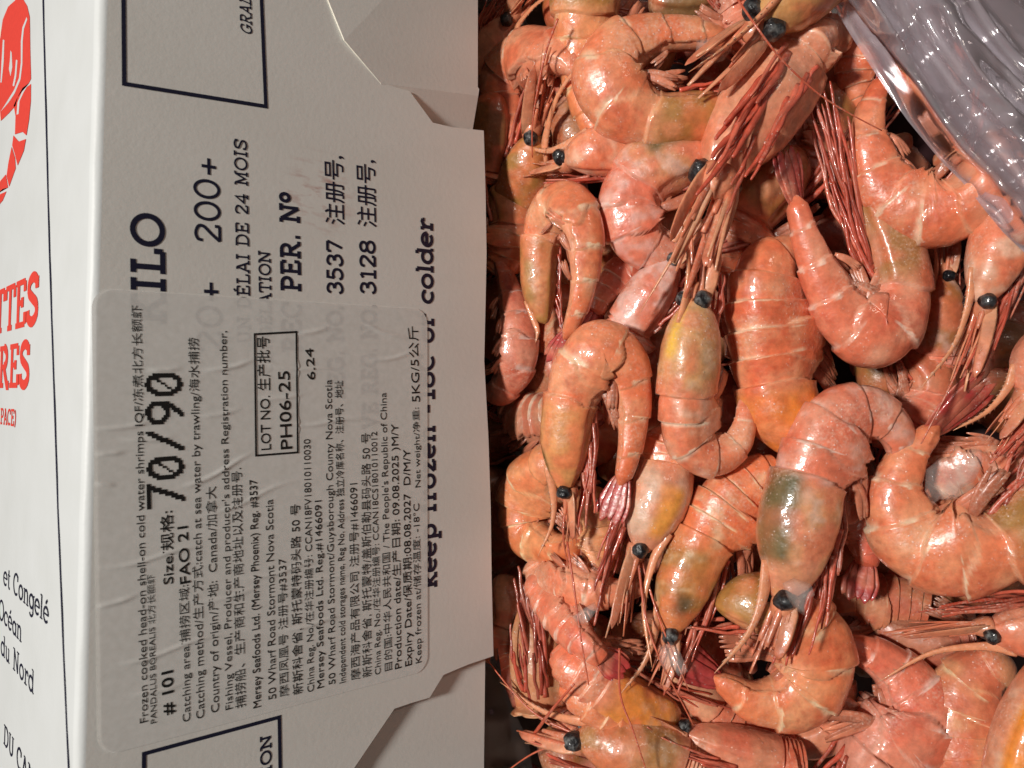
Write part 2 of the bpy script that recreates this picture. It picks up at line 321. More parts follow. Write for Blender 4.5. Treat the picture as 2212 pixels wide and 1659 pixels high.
def slab(text, w=.13, gap=.06, italic=0.0, thin=None):
    """stroke lettering with slab serifs: list of (verts2d, faces), total width; cap height 1"""
    x = 0; V, F = [], []; lay = 0
    for ch in text:
        adv, strokes = GLYPH[ch]
        for st in strokes:
            P = np.array([(a, w / 2 + b * (1 - w)) for a, b in st], float)
            T = np.gradient(P, axis=0) if len(P) > 2 else np.repeat((P[1] - P[0])[None], 2, 0)
            if len(P) > 2:                       # mitre
                d = nrm(np.diff(P, axis=0)); T = np.vstack([d[:1], d[:-1] + d[1:], d[-1:]])
            closed = np.allclose(P[0], P[-1]) and len(P) > 4
            if closed: T[0] = T[-1] = nrm(T[0] + T[-1])
            T = nrm(T); Nn = np.stack([-T[:, 1], T[:, 0]], 1)
            ww = w
            if thin is not None and len(st) == 2 and st[0][1] == st[1][1]: ww = thin
            k = np.ones(len(P))
            if len(P) > 2: k[1:-1] = 1 / np.clip(np.sum(Nn[1:-1] * np.stack([-d[:-1, 1], d[:-1, 0]], 1), 1), .5, 1)
            A = P + Nn * (ww / 2 * k)[:, None]; B = P - Nn * (ww / 2 * k)[:, None]
            o = len(V)
            for a, b in zip(A, B):
                V.append((a[0] + x + italic * a[1], a[1], lay)); V.append((b[0] + x + italic * b[1], b[1], lay))
            F += [(o + 2 * i, o + 2 * i + 1, o + 2 * i + 3, o + 2 * i + 2) for i in range(len(P) - 1)]
            lay += 1
        x += adv + gap
    return np.array(V), F, x - gap
def typeset(text, weight=0.0):
    cu = bpy.data.curves.new('t', 'FONT'); cu.body = text; cu.size = 1; cu.resolution_u = 3
    o = bpy.data.objects.new('t', cu); COL.objects.link(o)
    dg = bpy.context.evaluated_depsgraph_get(); me = bpy.data.meshes.new_from_object(o.evaluated_get(dg))
    V = np.zeros(len(me.vertices) * 3); me.vertices.foreach_get('co', V); V = V.reshape(-1, 3) / .727
    F = [tuple(p.vertices) for p in me.polygons]
    bpy.data.objects.remove(o); bpy.data.curves.remove(cu); bpy.data.meshes.remove(me)
    V[:, 2] = 0; V[:, 0] -= V[:, 0].min()
    if weight:                                   # heavier face: the same glyphs struck twice more, slightly shifted
        k = len(V); V0 = V; F0 = F; V = [V0]; F = list(F0)
        for i, (dx, dy) in enumerate(((1, .6), (2, 0), (1, -.6))):
            V.append(V0 + np.array([dx * weight, dy * weight, 5. * (i + 1)])); F += [tuple(q + k * (i + 1) for q in f) for f in F0]
        V = np.vstack(V)
    return V, F, V[:, 0].max()
def pixels(text, cell=1 / 17., w=.105):
    """coarse printer dots of a plain digit string"""
    plainst = {'7': (.62, [bar(.04, .56, 1), [(.56, 1), (.2, 0)]]), '9': (.62, [arc(.3, .70, .25, .28, 0, 360, 24), sp([(.55, .7), (.5, .4), (.36, .15), (.22, 0)], 12)]),
               '0': (.62, [arc(.3, .5, .25, .48, 0, 360, 30), [(.14, .24), (.46, .76)]]), '/': (.6, [[(.06, 0), (.5, 1)]])}
    x = 0; V, F = [], []
    for ch in text:
        adv, st = plainst[ch]
        for i in range(int(.72 / cell)):
            for j in range(-1, int(1 / cell) + 2):
                c = np.array([(i + .5) * cell, (j + .5) * cell]); hit = False
                for s_ in st:
                    thin = .45 if (ch == '0' and len(s_) == 2) else 1
                    for a, b in zip(s_[:-1], s_[1:]):
                        a = np.array(a); b = np.array(b); t = np.clip(np.dot(c - a, b - a) / max(1e-9, np.dot(b - a, b - a)), 0, 1)
                        if np.linalg.norm(c - a - t * (b - a)) < w * .62 * thin: hit = True
                if hit:
                    o = len(V); X, Y = c - cell / 2 + np.array([x, 0])
                    V += [(X, Y, 0), (X + cell, Y, 0), (X + cell, Y + cell, 0), (X, Y + cell, 0)]; F.append((o, o + 1, o + 2, o + 3))
        x += adv + .1
    return np.array(V), F, x - .1
def set_line(glyphs, s, e, h, mat, parent, z, wav=None, name='printed_text', fit=True):
    """lay lettering on the flap: baseline from pixel s to pixel e, cap height h pixels"""
    V, F, w = glyphs
    S = on_flap(*s); E = on_flap(*e); L = np.linalg.norm(E - S); d = (E - S) / L
    up = np.array([-d[1], d[0], 0]); mid = ((s[0] + e[0]) / 2, (s[1] + e[1]) / 2)
    sy = np.linalg.norm(on_flap(mid[0] - h, mid[1]) - on_flap(*mid)); sx = L / w
    W = S + V[:, :1] * sx * d + V[:, 1:2] * sy * up
    W[:, 2] = BOX_H + z + V[:, 2] * 4e-7
    if wav is not None: W[:, 2] += wav(W)
    return mesh_obj(name, W, F, mat, parent, False)
def set_wall(glyphs, end, h, mat, parent, aspect=1.0, name='printed_text'):
    """lay lettering on the upright wall, right end of the baseline at pixel end, cap height h pixels there"""
    V, F, w = glyphs
    E = on_wall(*end); T = on_wall(end[0], end[1] - h); sy = abs(T[1] - E[1]); sx = sy * aspect
    W = np.zeros_like(V); W[:, 0] = -.00012 - V[:, 2] * 4e-7; W[:, 1] = E[1] + V[:, 1] * sy; W[:, 2] = E[2] + (V[:, 0] - w) * sx
    return mesh_obj(name, W, F, mat, parent, False)

# ------------------------------------------------------------------ carton
BW, BY0, BY1 = 0.285, -0.150, 0.150
box = bpy.data.objects.new('carton', None); COL.objects.link(box); box.location = (0, 0, 0)
tag(box, 'white printed cardboard carton with half of its interlocking end flaps closed', 'box')
TH = .0006
def prism(outline, z0, z1, name, mat, zf=None):
    bm = bmesh.new()
    top = [bm.verts.new((p[0], p[1], z1 + (zf(p) if zf else 0))) for p in outline]
    bot = [bm.verts.new((p[0], p[1], z0 + (zf(p) if zf else 0))) for p in outline]
    f = bm.faces.new(top); k = len(outline)
    bm.faces.new(bot[::-1])
    for i in range(k): bm.faces.new((top[i], bot[i], bot[(i + 1) % k], top[(i + 1) % k]))
    bmesh.ops.recalc_face_normals(bm, faces=bm.faces)
    bmesh.ops.triangulate(bm, faces=[q for q in bm.faces if len(q.verts) > 4])
    me = bpy.data.meshes.new(name); bm.to_mesh(me); bm.free(); me.materials.append(mat)
    me.materials.append(M_CUT)
    for p in me.polygons:
        if abs(p.normal.z) < .5: p.material_index = 1
    o = bpy.data.objects.new(name, me); COL.objects.link(o); o.parent = box
    return o
# left wall with its rounded fold
R = .0022
prof = [(0, 0.0), (0, BOX_H - R)]
prof += [(R - R * math.cos(a), BOX_H - R + R * math.sin(a)) for a in np.linspace(0, math.pi / 2, 14)[1:]]
ys = np.linspace(BY0, BY1, 90)
V = []; rs = np.random.RandomState(5)
for y in ys:
    jog = 0.00004 * math.sin(y * 160) + .00003 * math.sin(y * 410 + 1)
    for i, (x, z) in enumerate(prof):
        V.append((x - (jog if i > 0 else 0) * (1 if i < 9 else 0), y, z))
k = len(prof); F = [(a * k + b, (a + 1) * k + b, (a + 1) * k + b + 1, a * k + b + 1) for a in range(len(ys) - 1) for b in range(k - 1)]
F = [f[::-1] for f in F]
wall = mesh_obj('side_wall', V, F, M_WALL, box)
for nm, pts in (('end_wall', [(R, BY0), (BW, BY0), (BW, BY0 + TH), (R, BY0 + TH)]), ('end_wall', [(R, BY1 - TH), (BW, BY1 - TH), (BW, BY1), (R, BY1)]),
                ('side_wall', [(BW, BY0), (BW + TH, BY0), (BW + TH, BY1), (BW, BY1)]), ('base', [(R, BY0 + TH), (BW, BY0 + TH), (BW, BY1 - TH), (R, BY1 - TH)])):
    hgt = BOX_H - .002
    if nm == 'side_wall': hgt = BOX_H + .105           # its flap stands open and carries the heap
    prism(pts, .0, TH if nm == 'base' else hgt, nm, M_WALL)
# closing flap with its locking tab
pxl = [(735, 0), (785, 97), (826, 178), (858, 190), (885, 197), (935, 265), (978, 275), (1045, 282), (1049, 420), (1051, 549), (1049, 648), (1046, 780), (1055, 945), (1060, 1097), (1062, 1250), (1066, 1417), (1010, 1436), (958, 1458), (928, 1507), (887, 1519), (852, 1531), (765, 1659)]
out = [on_flap(*p)[:2] for p in pxl]
out = [np.array([out[0][0] - .022, BY1 - .004])] + out + [np.array([out[-1][0] - .028, BY0 + .004])]
out = [np.array([R, BY0])] + [np.array([R, BY1])][:0] + out[::-1] + [np.array([R, BY1])]
flap = prism(out, BOX_H - TH, BOX_H, 'closing_flap', M_BOARD)
# interlocked dust flaps
a = [on_flap(*p)[:2] for p in [(672, -25), (741, 88), (822, 180), (850, 300), (1032, 300), (1038, 205), (1040, 190), (1037, 186), (1033, 0)]]
a[0] = np.array([a[0][0] - .02, BY1 - .001]); a[-1] = np.array([a[-1][0], BY1 - .001])
p_, q_ = on_flap(690, 20)[:2], on_flap(822, 180)[:2]; dirn = nrm(np.array([(q_ - p_)[1], -(q_ - p_)[0]]))
if dirn.dot(on_flap(1000, 60)[:2] - p_) < 0: dirn = -dirn
def lean(p):
    d = np.dot(np.asarray(p) - p_, dirn); dy = q_[1] - p[1]
    return .0007 - min(1, max(0, d) / .022) * .0018 - max(0, dy + .002) * .3
dust1 = prism(a, BOX_H - TH * .9, BOX_H, 'dust_flap', M_BOARD, lean)
b_ = [on_flap(*p)[:2] for p in [(700, 1659), (800, 1480), (1040, 1380), (1058, 1424), (1057, 1659)]]
b_[0] = np.array([b_[0][0] - .02, BY0 + .001]); b_[-1] = np.array([b_[-1][0], BY0 + .001])
dust2 = prism(b_, BOX_H - TH * 2 - .0016, BOX_H - TH - .0016, 'dust_flap', M_BOARD)

# printing on the flap
Z1 = .00008
def P(txt, s, e, h, w=.13, italic=0, thin=None): set_line(slab(txt, w, italic=italic, thin=thin), s, e, h, M_NAVY, flap, Z1)
P('KILO', (359, 702), (356, 467), 76, .16)
P('200+', (478, 528), (474, 340), 58, .115)
P('20+', (482, 762), (479, 605), 58, .115)
P('UN DÉLAI DE 24 MOIS', (542, 742), (533, 303), 29, .13)
P('CONGÉLATION', (589, 806), (584, 543), 27, .14)
P('REC PER. Nº', (653, 762), (647, 420), 45, .17)
P('REG. NO.', (746, 862), (742, 660), 39, .2)
P('3537', (742, 637), (741, 521), 37, .155)
P('VE REG. NO.', (818, 925), (814, 658), 37, .2)
P('3128', (813, 637), (811, 521), 36, .155)
P('keep frozen -18C or colder', (944, 1268), (935, 475), 39, .17)
P('GRADE', (545, 77), (541, -25), 25, .13, .2)
P('CATION', (587, 1752), (586, 1584), 24, .15)
for txt, s, e in (('注册号,', (741, 487), (737, 337)), ('注册号,', (810, 492), (806, 346))):
    set_line(typeset(txt, .012), s, e, 33, M_NAVY, flap, Z1)
def frame(pts, wpx):
    for i in range(len(pts) - 1):
        A = on_flap(*pts[i]); B = on_flap(*pts[i + 1]); d = nrm(B - A); nn = np.array([-d[1], d[0], 0]) * wpx / 2 * .00011
        d = d * wpx / 2 * .00011
        Q = np.array([A - d + nn, B + d + nn, B + d - nn, A - d - nn]); Q[:, 2] = BOX_H + Z1 + i * 4e-6
        mesh_obj('printed_frame', Q, [(0, 1, 2, 3)], M_NAVY, flap, False)
frame([(266, -60), (268, 181), (574, 230), (562, -60)], 8.5)
frame([(310, 1730), (311, 1628), (603, 1549), (606, 1730)], 8.5)

# sticker: translucent self-adhesive paper with creases
RIDGE = [((202, 926), (331, 909), 1), ((261, 949), (380, 942), .8), ((205, 982), (271, 969), .9), ((393, 1052), (549, 982), 1), ((443, 800), (549, 777), 1), ((205, 1045), (251, 1042), .7),
         ((200, 1312), (298, 1280), 1.1), ((217, 1227), (440, 1182), .9), ((247, 1436), (474, 1375), 1), ((288, 1500), (400, 1473), .7), ((641, 721), (707, 704), .8), ((572, 784), (707, 803), .8),
         ((615, 916), (846, 906), .9), ((793, 777), (896, 764), .8), ((790, 700), (890, 735), .8), ((599, 1361), (751, 1331), .9), ((320, 800), (390, 790), .9), ((450, 1110), (640, 1040), .7),
         ((520, 1250), (700, 1215), .7), ((420, 1300), (560, 1272), .6), ((640, 1130), (800, 1112), .6), ((560, 860), (660, 850), .7), ((660, 1250), (790, 1235), .5), ((430, 900), (520, 880), .7)]
RG = [(on_flap(*a)[:2], on_flap(*b)[:2], h) for a, b, h in RIDGE]
def crease(W):
    z = np.zeros(len(W)); Q = W[:, :2]
    for A, B, h in RG:
        L = np.linalg.norm(B - A); d = (B - A) / L; t = (Q - A) @ d; s = (Q - A) @ np.array([-d[1], d[0]]) + .0006 * np.sin(t * 260)
        z = np.maximum(z, h * .0003 * np.exp(-(s / .00042) ** 2) * sstep(-.12, .3, t / L) * (1 - sstep(.6, 1.1, t / L)))
    return z
sc = [on_flap(*p) for p in ((197, 622), (922, 668), (923, 1448), (211, 1636))]
gx, gy = 250, 260; uu, ww = np.meshgrid(np.linspace(0, 1, gx), np.linspace(0, 1, gy))
W = (sc[0] * ((1 - uu) * (1 - ww))[..., None] + sc[1] * (uu * (1 - ww))[..., None] + sc[2] * (uu * ww)[..., None] + sc[3] * ((1 - uu) * ww)[..., None]).reshape(-1, 3)
LX, LY = .085, .099; cr_ = .0042
X_, Y_ = uu.ravel() * LX, ww.ravel() * LY
ddx = np.maximum(np.maximum(cr_ - X_, X_ - LX + cr_), 0); ddy = np.maximum(np.maximum(cr_ - Y_, Y_ - LY + cr_), 0); dd = np.hypot(ddx, ddy)
s_ = np.where(dd > cr_, cr_ / np.maximum(dd, 1e-9), 1.0)         # pull corner vertices onto the rounding
cx_ = np.clip(X_, cr_, LX - cr_); cy_ = np.clip(Y_, cr_, LY - cr_)
X2 = cx_ + (X_ - cx_) * s_; Y2 = cy_ + (Y_ - cy_) * s_
uu2, ww2 = (X2 / LX)[:, None], (Y2 / LY)[:, None]
W = sc[0] * (1 - uu2) * (1 - ww2) + sc[1] * uu2 * (1 - ww2) + sc[2] * uu2 * ww2 + sc[3] * (1 - uu2) * ww2
W[:, 2] = BOX_H + .0002 + crease(W)
F = [(i * gx + j, (i + 1) * gx + j, (i + 1) * gx + j + 1, i * gx + j + 1) for i in range(gy - 1) for j in range(gx - 1)]
stick = mesh_obj('sticker', W, F, M_STICK, box); stick['label'] = 'creased translucent white sticker with bilingual shipping text'
Z2 = .00028
def Q(txt, s, e, h=17, wt=0.0): set_line(typeset(txt, wt), s, e, h, M_BLACK, stick, Z2, crease)
Q('Frozen cooked head-on shell-on cold water shrimps IQF/冻煮北方长额虾', (318, 1558), (303, 660), 18)
Q('PANDALUS BOREALIS 北方长额虾', (337, 1560), (331, 1240), 13)
Q('# 101', (375, 1541), (372, 1446), 25, .03)
Q('Size/规格:', (373, 1260), (370, 1102), 22, .012)
set_line(pixels('70/90'), (395, 1092), (389, 803), 74, M_BLACK, stick, Z2, crease)
Q('Catching area/捕捞区域:', (410, 1556), (405, 1262), 17)
Q('FAO 21', (410, 1258), (404, 1135), 23, .018)
Q('Catching method/生产方式:catch at sea water by trawling/海水捕捞', (440, 1549), (426, 730), 18)
Q('Country of origin/产地:  Canada/加拿大', (472, 1536), (464, 1050), 18)
Q("Fishing Vessel, Producer and producer's address Registration number,", (501, 1530), (488, 715), 16)
Q('捕捞船、生产商和生产商地址以及注册号.', (528, 1526), (519, 1010), 18)
Q('Mersey Seafoods Ltd. (Mersey Phoenix) Reg. #3537', (562, 1526), (554, 1035), 17, .012)
Q('50 Wharf Road Stormont Nova Scotia', (595, 1508), (588, 1078), 17)
Q('摩西凤凰号 注册号#3537', (621, 1502), (616, 1205), 16)
Q('新斯科舍省, 斯托蒙特码头路 50 号', (651, 1497), (645, 1088), 17, .006)
Q('China Reg. No./在华注册编号: CCAN18FV18010110030', (677, 1492), (669, 948), 15)
Q('Mersey Seafoods Ltd. Reg.#1466091', (698, 1484), (693, 1080), 15, .006)
Q('50 Wharf Road Stormont/Guysborough County Nova Scotia', (723, 1476), (715, 820), 15)
Q('Independent cold storages name, Reg No, Address 独立冷库名称、注册号、地址', (745, 1473), (738, 822), 14, .006)
Q('摩西海产品有限公司 注册号#1466091', (775, 1466), (770, 1043), 16)
Q('新斯科舍省, 斯托蒙特/盖斯伯勒县码头路 50 号', (800, 1460), (797, 935), 16)
Q('China Reg. No./在华注册编号: CCAN18CS18010110012', (821, 1455), (813, 932), 13)
Q('目的国:中华人民共和国 / The People\'s Republic of China', (845, 1446), (833, 848), 14)
Q('Production date/生产日期: 09.08.2025 )M/Y', (866, 1442), (858, 915), 15, .006)
Q('Expiry Date/保质期:08.08.2027  D/M/Y', (888, 1436), (884, 970), 15, .008)
Q('Keep frozen at/储存温度: -18°C', (909, 1430), (904, 1087), 13)
Q('Net weight/净重:', (907, 1052), (903, 880), 12)
Q('5KG/5公斤', (906, 868), (900, 705), 18)
Q('LOT NO. 生产批号', (584, 971), (578, 727), 22, .006)
Q('PH06-25', (630, 969), (624, 801), 26, .012)
Q('6.24', (680, 820), (675, 752), 18, .012)
fr = [(552, 984), (642, 977), (639, 717), (549, 722), (552, 984)]
for i in range(4):
    A = on_flap(*fr[i]); B = on_flap(*fr[i + 1]); d = nrm(B - A); nn = np.array([-d[1], d[0], 0]) * .00024; d = d * .00024
    q = np.array([A - d + nn, B + d + nn, B + d - nn, A - d - nn]); m_ = 14
    tt = np.linspace(0, 1, m_)[:, None]; VV = np.vstack([q[0] + (q[1] - q[0]) * tt, q[3] + (q[2] - q[3]) * tt]); VV[:, 2] = BOX_H + Z2 + .00002 + crease(VV) + i * 4e-6
    mesh_obj('printed_frame', VV, [(j, j + 1, m_ + j + 1, m_ + j) for j in range(m_ - 1)], M_BLACK, stick, False)

# printing on the side wall
def RWL(txt, end, h, asp, w=.17, thin=None, mat=M_RED): set_wall(slab(txt, w, thin=thin), end, h, mat, wall, asp)
RWL('CREVETTES', (82, 704), 122, 1.2, .2, .11)
RWL('ENTIERES', (63, 843), 112, 1.2, .2, .11)
RWL('PACE)', (35, 922), 38, 1.2, .14)
RWL('et Congelé', (105, 1352), 58, 1.3, .11, .06, M_NAVY)
RWL('Océan' if 'O' in GLYPH else '', (47, 1390), 52, 1.3, .11, .06, M_NAVY)
RWL('du Nord', (73, 1502), 56, 1.3, .11, .06, M_NAVY)
RWL('DU CANADA', (118, 1790), 58, 1.3, .12, .06, M_NAVY)
def wall_poly(pts, mat, off, name='printed_shape'):
    W = [on_wall(*p) for p in pts]; W = np.array(W); W[:, 0] = -off
    bm = bmesh.new(); f = bm.faces.new([bm.verts.new(p) for p in W]); bmesh.ops.triangulate(bm, faces=[f])
    me = bpy.data.meshes.new(name); bm.to_mesh(me); bm.free(); me.materials.append(mat)
    o = bpy.data.objects.new(name, me); COL.objects.link(o); o.parent = wall
ln = [(94, -60), (94, 0), (101, 275), (108, 549), (117, 820), (126, 1097), (137, 1380), (149, 1659), (153, 1720)]
wall_poly([(x - 1.6, y) for x, y in ln] + [(x + 1.6, y) for x, y in ln[::-1]], M_NAVY, .00012, 'printed_line')
def cz(l): return [(x * .3307, y * .3307) for x, y in l]
for sh in ([(5, 240), (20, 130), (55, 45), (110, -5), (150, -10), (180, 40), (196, 110), (200, 300), (205, 515), (190, 545), (150, 575), (120, 630), (105, 690), (60, 740), (8, 790), (0, 700), (-40, 640), (-40, 420)],
           [(205, 548), (204, 660), (192, 780), (175, 885), (150, 862), (100, 878), (104, 760), (92, 690), (115, 640), (150, 595)],
           [(90, 885), (125, 925), (172, 908), (158, 985), (118, 1082), (100, 1010), (82, 950)],
           [(78, 960), (100, 1030), (105, 1100), (62, 1220), (45, 1150), (58, 1060)],
           [(-10, 1200), (40, 1140), (55, 1225), (20, 1235), (-10, 1262)], [(-10, 1275), (45, 1250), (20, 1310), (-10, 1345)]):
    wall_poly(cz(sh), M_RED, .00012)
for sh in ([(178, 112), (182, 128), (160, 190), (152, 270), (150, 420), (138, 520), (100, 610), (60, 670), (8, 730), (55, 655), (95, 590), (128, 510), (140, 410), (140, 270), (150, 180)],
           [(22, 260), (32, 262), (28, 400), (14, 540), (6, 540), (14, 400)], [(72, 330), (80, 345), (84, 440), (72, 500), (62, 450), (68, 400)],
           [(108, 390), (118, 395), (110, 500), (96, 565), (86, 560), (100, 490)], [(190, 552), (160, 600), (132, 660), (125, 745), (112, 750), (118, 670), (148, 600)]):
    wall_poly(cz(sh), M_WALL, .00016)

# ------------------------------------------------------------------ shrimps
def depth0(x, y):
    d = 0.243 + .034 * sstep(1290, 1050, np.asarray(x, float)) - .010 * sstep(1900, 2212, np.asarray(x, float))
    return d
PINK = np.array([.80, .225, .112]); PALE = np.array([.86, .50, .30]); REDD = np.array([.66, .13, .07]); LEG = np.array([.58, .105, .06])
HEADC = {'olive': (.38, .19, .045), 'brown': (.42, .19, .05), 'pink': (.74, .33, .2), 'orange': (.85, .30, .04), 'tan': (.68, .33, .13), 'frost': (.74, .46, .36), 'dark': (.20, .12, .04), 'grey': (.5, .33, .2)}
rng = random.Random(11)

def shrimp(label, pts, c, z=(0, 0), side=None, roll=0, head='pink', patch=None, frost=0.0, legs=7, fan=True, front=True, swim=True, scale=True, dull=1.0,
           whisk=0, eye=True, fine=True, red=0.0, group=None, rost=1.35, leglen=1.0, legdir=None, seed=None, fat=1.10, belly=1.0):
    seed = rng.randrange(1 << 20) if seed is None else seed
    r = random.Random(seed)
    Mst, K = (230, 56) if fine else (60, 20)
    C, ci, L = spline(pts, Mst)
    tt = np.linspace(0, 1, Mst)
    tc = float(np.interp(c, ci, tt))
    dep = depth0(C[:, 0], C[:, 1]) - (z[0] + (z[1] - z[0]) * tt) * .001
    P = np.stack([(C[:, 0] - CXP) / FPX * dep, (CYP - C[:, 1]) / FPX * dep, -dep], 1)
    hw = np.maximum(C[:, 2], 2) * dep / FPX * fat
    T = nrm(np.gradient(P, axis=0)); Nc = np.array([0., 0., 1.])
    B = nrm(np.cross(np.broadcast_to(Nc, T.shape), T)); NN = np.cross(T, B)
    if side is None:
        d = np.diff(C[:, :2], axis=0); cr = np.sum(d[:-1, 0] * d[1:, 1] - d[:-1, 1] * d[1:, 0]); side = 1 if cr > 0 else -1
    ra = math.radians(roll); Dv = side * B * math.cos(ra) + NN * math.sin(ra); Lv = np.cross(T, Dv)
    kw = .84
    Rh = hw / math.sqrt(math.cos(ra) ** 2 + kw ** 2 * math.sin(ra) ** 2); Rwd = Rh * kw
    th = np.linspace(-np.pi, np.pi, K, endpoint=False)
    TT, TH = np.meshgrid(tt, th, indexing='ij'); ath = np.abs(np.degrees(TH))
    s = 6 * (TT - tc) / (1 - tc)                       # abdomen segments 0..6
    sd = sstep(62, 112, ath)
    k = np.zeros_like(s)
    # plate membership and height of each plate
    start = np.floor(np.clip(s, 0, 5.999)); kk = start + 1
    for q in (3, 4, 5, 6):
        ext = (s >= q - 1) & (s < q - 1 + .16 * sd) & (q > 3); kk = np.where(ext, q - 1, kk); start = np.where(ext, q - 2, start)
    two = (s > 1 - .55 * sd) & (s < 2 + .42 * sd * (1 - .5 * sstep(112, 128, ath)))
    kk = np.where(two, 2, kk); start = np.where(two, 1 - .55 * sd, start)
    hgt = .115 * (s - start) - .03 + np.where(two, .085 * sd, 0)
    skirt = 122 + 10 * np.sin(np.pi * np.mod(s, 1)) + np.where(two, 6, 0)
    under = sstep(skirt - 3, skirt + 3, ath)
    hab = hgt * (1 - under) - .13 * under
    hca = .11 + .03 * np.sin(np.clip(TT / tc, 0, 1) * np.pi) - .16 * sstep(116, 128, ath)
    cedge = .0 + .10 * np.cos(TH) * 0 - .25 * sstep(70, 120, ath)
    iscar = s < cedge
    hh = np.where(iscar, hca, hab)
    body = np.clip(s, 0, 6)
    rad = 1 + hh - .04
    # head end and tail end closing
    fcl = np.sqrt(np.clip(TT / (.16 * tc + .02), 0, 1)); fcl = np.interp(TT / tc, [0, .02, .07, .18, .34, .5], [.02, .44, .64, .84, .96, 1.0]) if front else np.maximum(.02, np.sqrt(1 - (1 - np.clip(TT / .13, 0, 1)) ** 2))
    ecl = np.where(TT > .965, np.sqrt(np.clip((1 - TT) / .035, 0, 1)), 1)
    rad = rad * fcl * np.maximum(ecl, .02)
    cs, sn = np.cos(TH), np.sin(TH)
    bel = .82 + .62 * sstep(-.6, .7, s) * sstep(5.0, 2.6, s) * belly
    up = np.where(cs > 0, cs, cs * bel)
    # slightly keeled carapace, flattened sides
    lat = np.sign(sn) * np.abs(sn) ** .9
    V = P[:, None] + Dv[:, None] * (Rh[:, None] * rad * up)[..., None] + Lv[:, None] * (Rwd[:, None] * rad * lat)[..., None]
    Rm = float(Rh.max()); Vf = V.reshape(-1, 3)
    lump = (vnoise(Vf, 150, seed % 97) - .5) * .055 + (vnoise(Vf, 420, seed % 89) - .5) * .022
    cen = np.repeat(P, K, 0); Vf = Vf + (Vf - cen) * lump[:, None]
    # ---- colour of shell and flesh
    sF, aF, tF = s.ravel(), ath.ravel(), TT.ravel()
    n1 = vnoise(Vf, 230, seed % 71); n2 = vnoise(Vf, 620, seed % 61); n3 = vnoise(Vf, 110, seed % 53)
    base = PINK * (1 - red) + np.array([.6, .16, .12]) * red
    col = base + (PALE - base) * (sstep(.35, .85, n1) * .28)[:, None]
    col = col + (REDD - col) * (sstep(.55, .9, n3) * .32)[:, None]
    n4 = vnoise(Vf, 1100, seed % 47)
    col = col + (np.array([.88, .60, .38]) - col) * (sstep(.5, .8, vnoise(Vf, 140, seed % 43)) * .24)[:, None]
    col = col * (1 - .22 * sstep(.55, .8, n4) * sstep(.4, .7, n3))[:, None] ** np.array([.3, 1.0, 1.0])
    fr_ = np.mod(sF + .1 * n2, 1)
    bandw = (1 - sstep(.06, .22, fr_)) * (sF > .7) * (aF < 95) * sstep(.38, .62, vnoise(np.stack([np.floor(sF), aF / 50, sF * 0 + seed % 13], 1), 1, 3))
    col = col + (np.array([.9, .72, .55]) - col) * (bandw * .62)[:, None]
    line = np.exp(-((fr_ - .98) / .03) ** 2) * (sF > 0); col = col + (np.array([.72, .2, .09]) - col) * (line * .45)[:, None]
    col = col + (np.array([.74, .30, .18]) - col) * (sstep(120, 132, aF) * .7)[:, None]
    col = col + (np.array([.74, .15, .06]) - col) * (sstep(4.9, 6, sF) * .5)[:, None]
    pid = np.where(iscar, 0, kk) + np.where(under > .5, 20, 0)
    edg = np.zeros_like(s)
    for ax in (0, 1):
        e_ = (pid != np.roll(pid, 1, ax)) | (pid != np.roll(pid, -1, ax)); edg = np.maximum(edg, e_ * 1.0)
    edg = edg.ravel() * (sF > -.6) * (sF < 5.9) * (aF > 30)
    col = col + (np.array([.90, .58, .40]) - col) * (edg * (.10 + .3 * n1))[:, None]
    hm = (np.where(iscar, 1, 0)).ravel() * 1.0
    hc = np.array(HEADC[head]); tl = np.clip(tF / tc, 0, 1)
    hmix = hm * sstep(1.02, .8, tl) * (.35 + .65 * sstep(.25, .65, n1)) * .8
    col = col + (hc - col) * hmix[:, None]
    if frost:
        f_ = sstep(.62 - .35 * frost, .9 - .3 * frost, n1 * .6 + n2 * .4) * frost; col = col + (np.array([.86, .68, .55]) - col) * np.clip(f_, 0, .5)[:, None]
    if patch:
        pc = {'green': (.075, .085, .018), 'yellow': (.95, .52, .06), 'orange': (.92, .33, .015), 'spot': (.06, .045, .03)}[patch[0]]
        t0, t1, a0, a1 = patch[1:]
        sa = np.degrees(TH).ravel() * (1 if np.dot(Lv[Mst // 3], Nc) > 0 else -1); m_ = sstep(t0 - .08, t0 + .06, tl) * sstep(t1 + .08, t1 - .06, tl) * sstep(a0 - 12, a0 + 10, sa) * sstep(a1 + 12, a1 - 10, sa) * (tF < tc)
        col = col + (np.array(pc) - col) * (m_ * np.clip(.6 + .6 * (n1 - .3), 0, 1))[:, None]
    col = np.clip(col * dull * np.array([r.uniform(.94, 1.03), r.uniform(.9, 1.12), r.uniform(.85, 1.12)]), 0, 1) ** 1.08  # dull darkens low and shaded shrimps: shade put into the tint
    F = ring_faces(Mst, K)
    parts = [(Vf, F)]; tints = [col]
    R0 = float(Rh[int(.5 * tc * Mst)])
    P_f = P[0] + T[0] * 0; fw = -nrm(T[:6].mean(0)); d0 = Dv[2]; l0 = Lv[2]
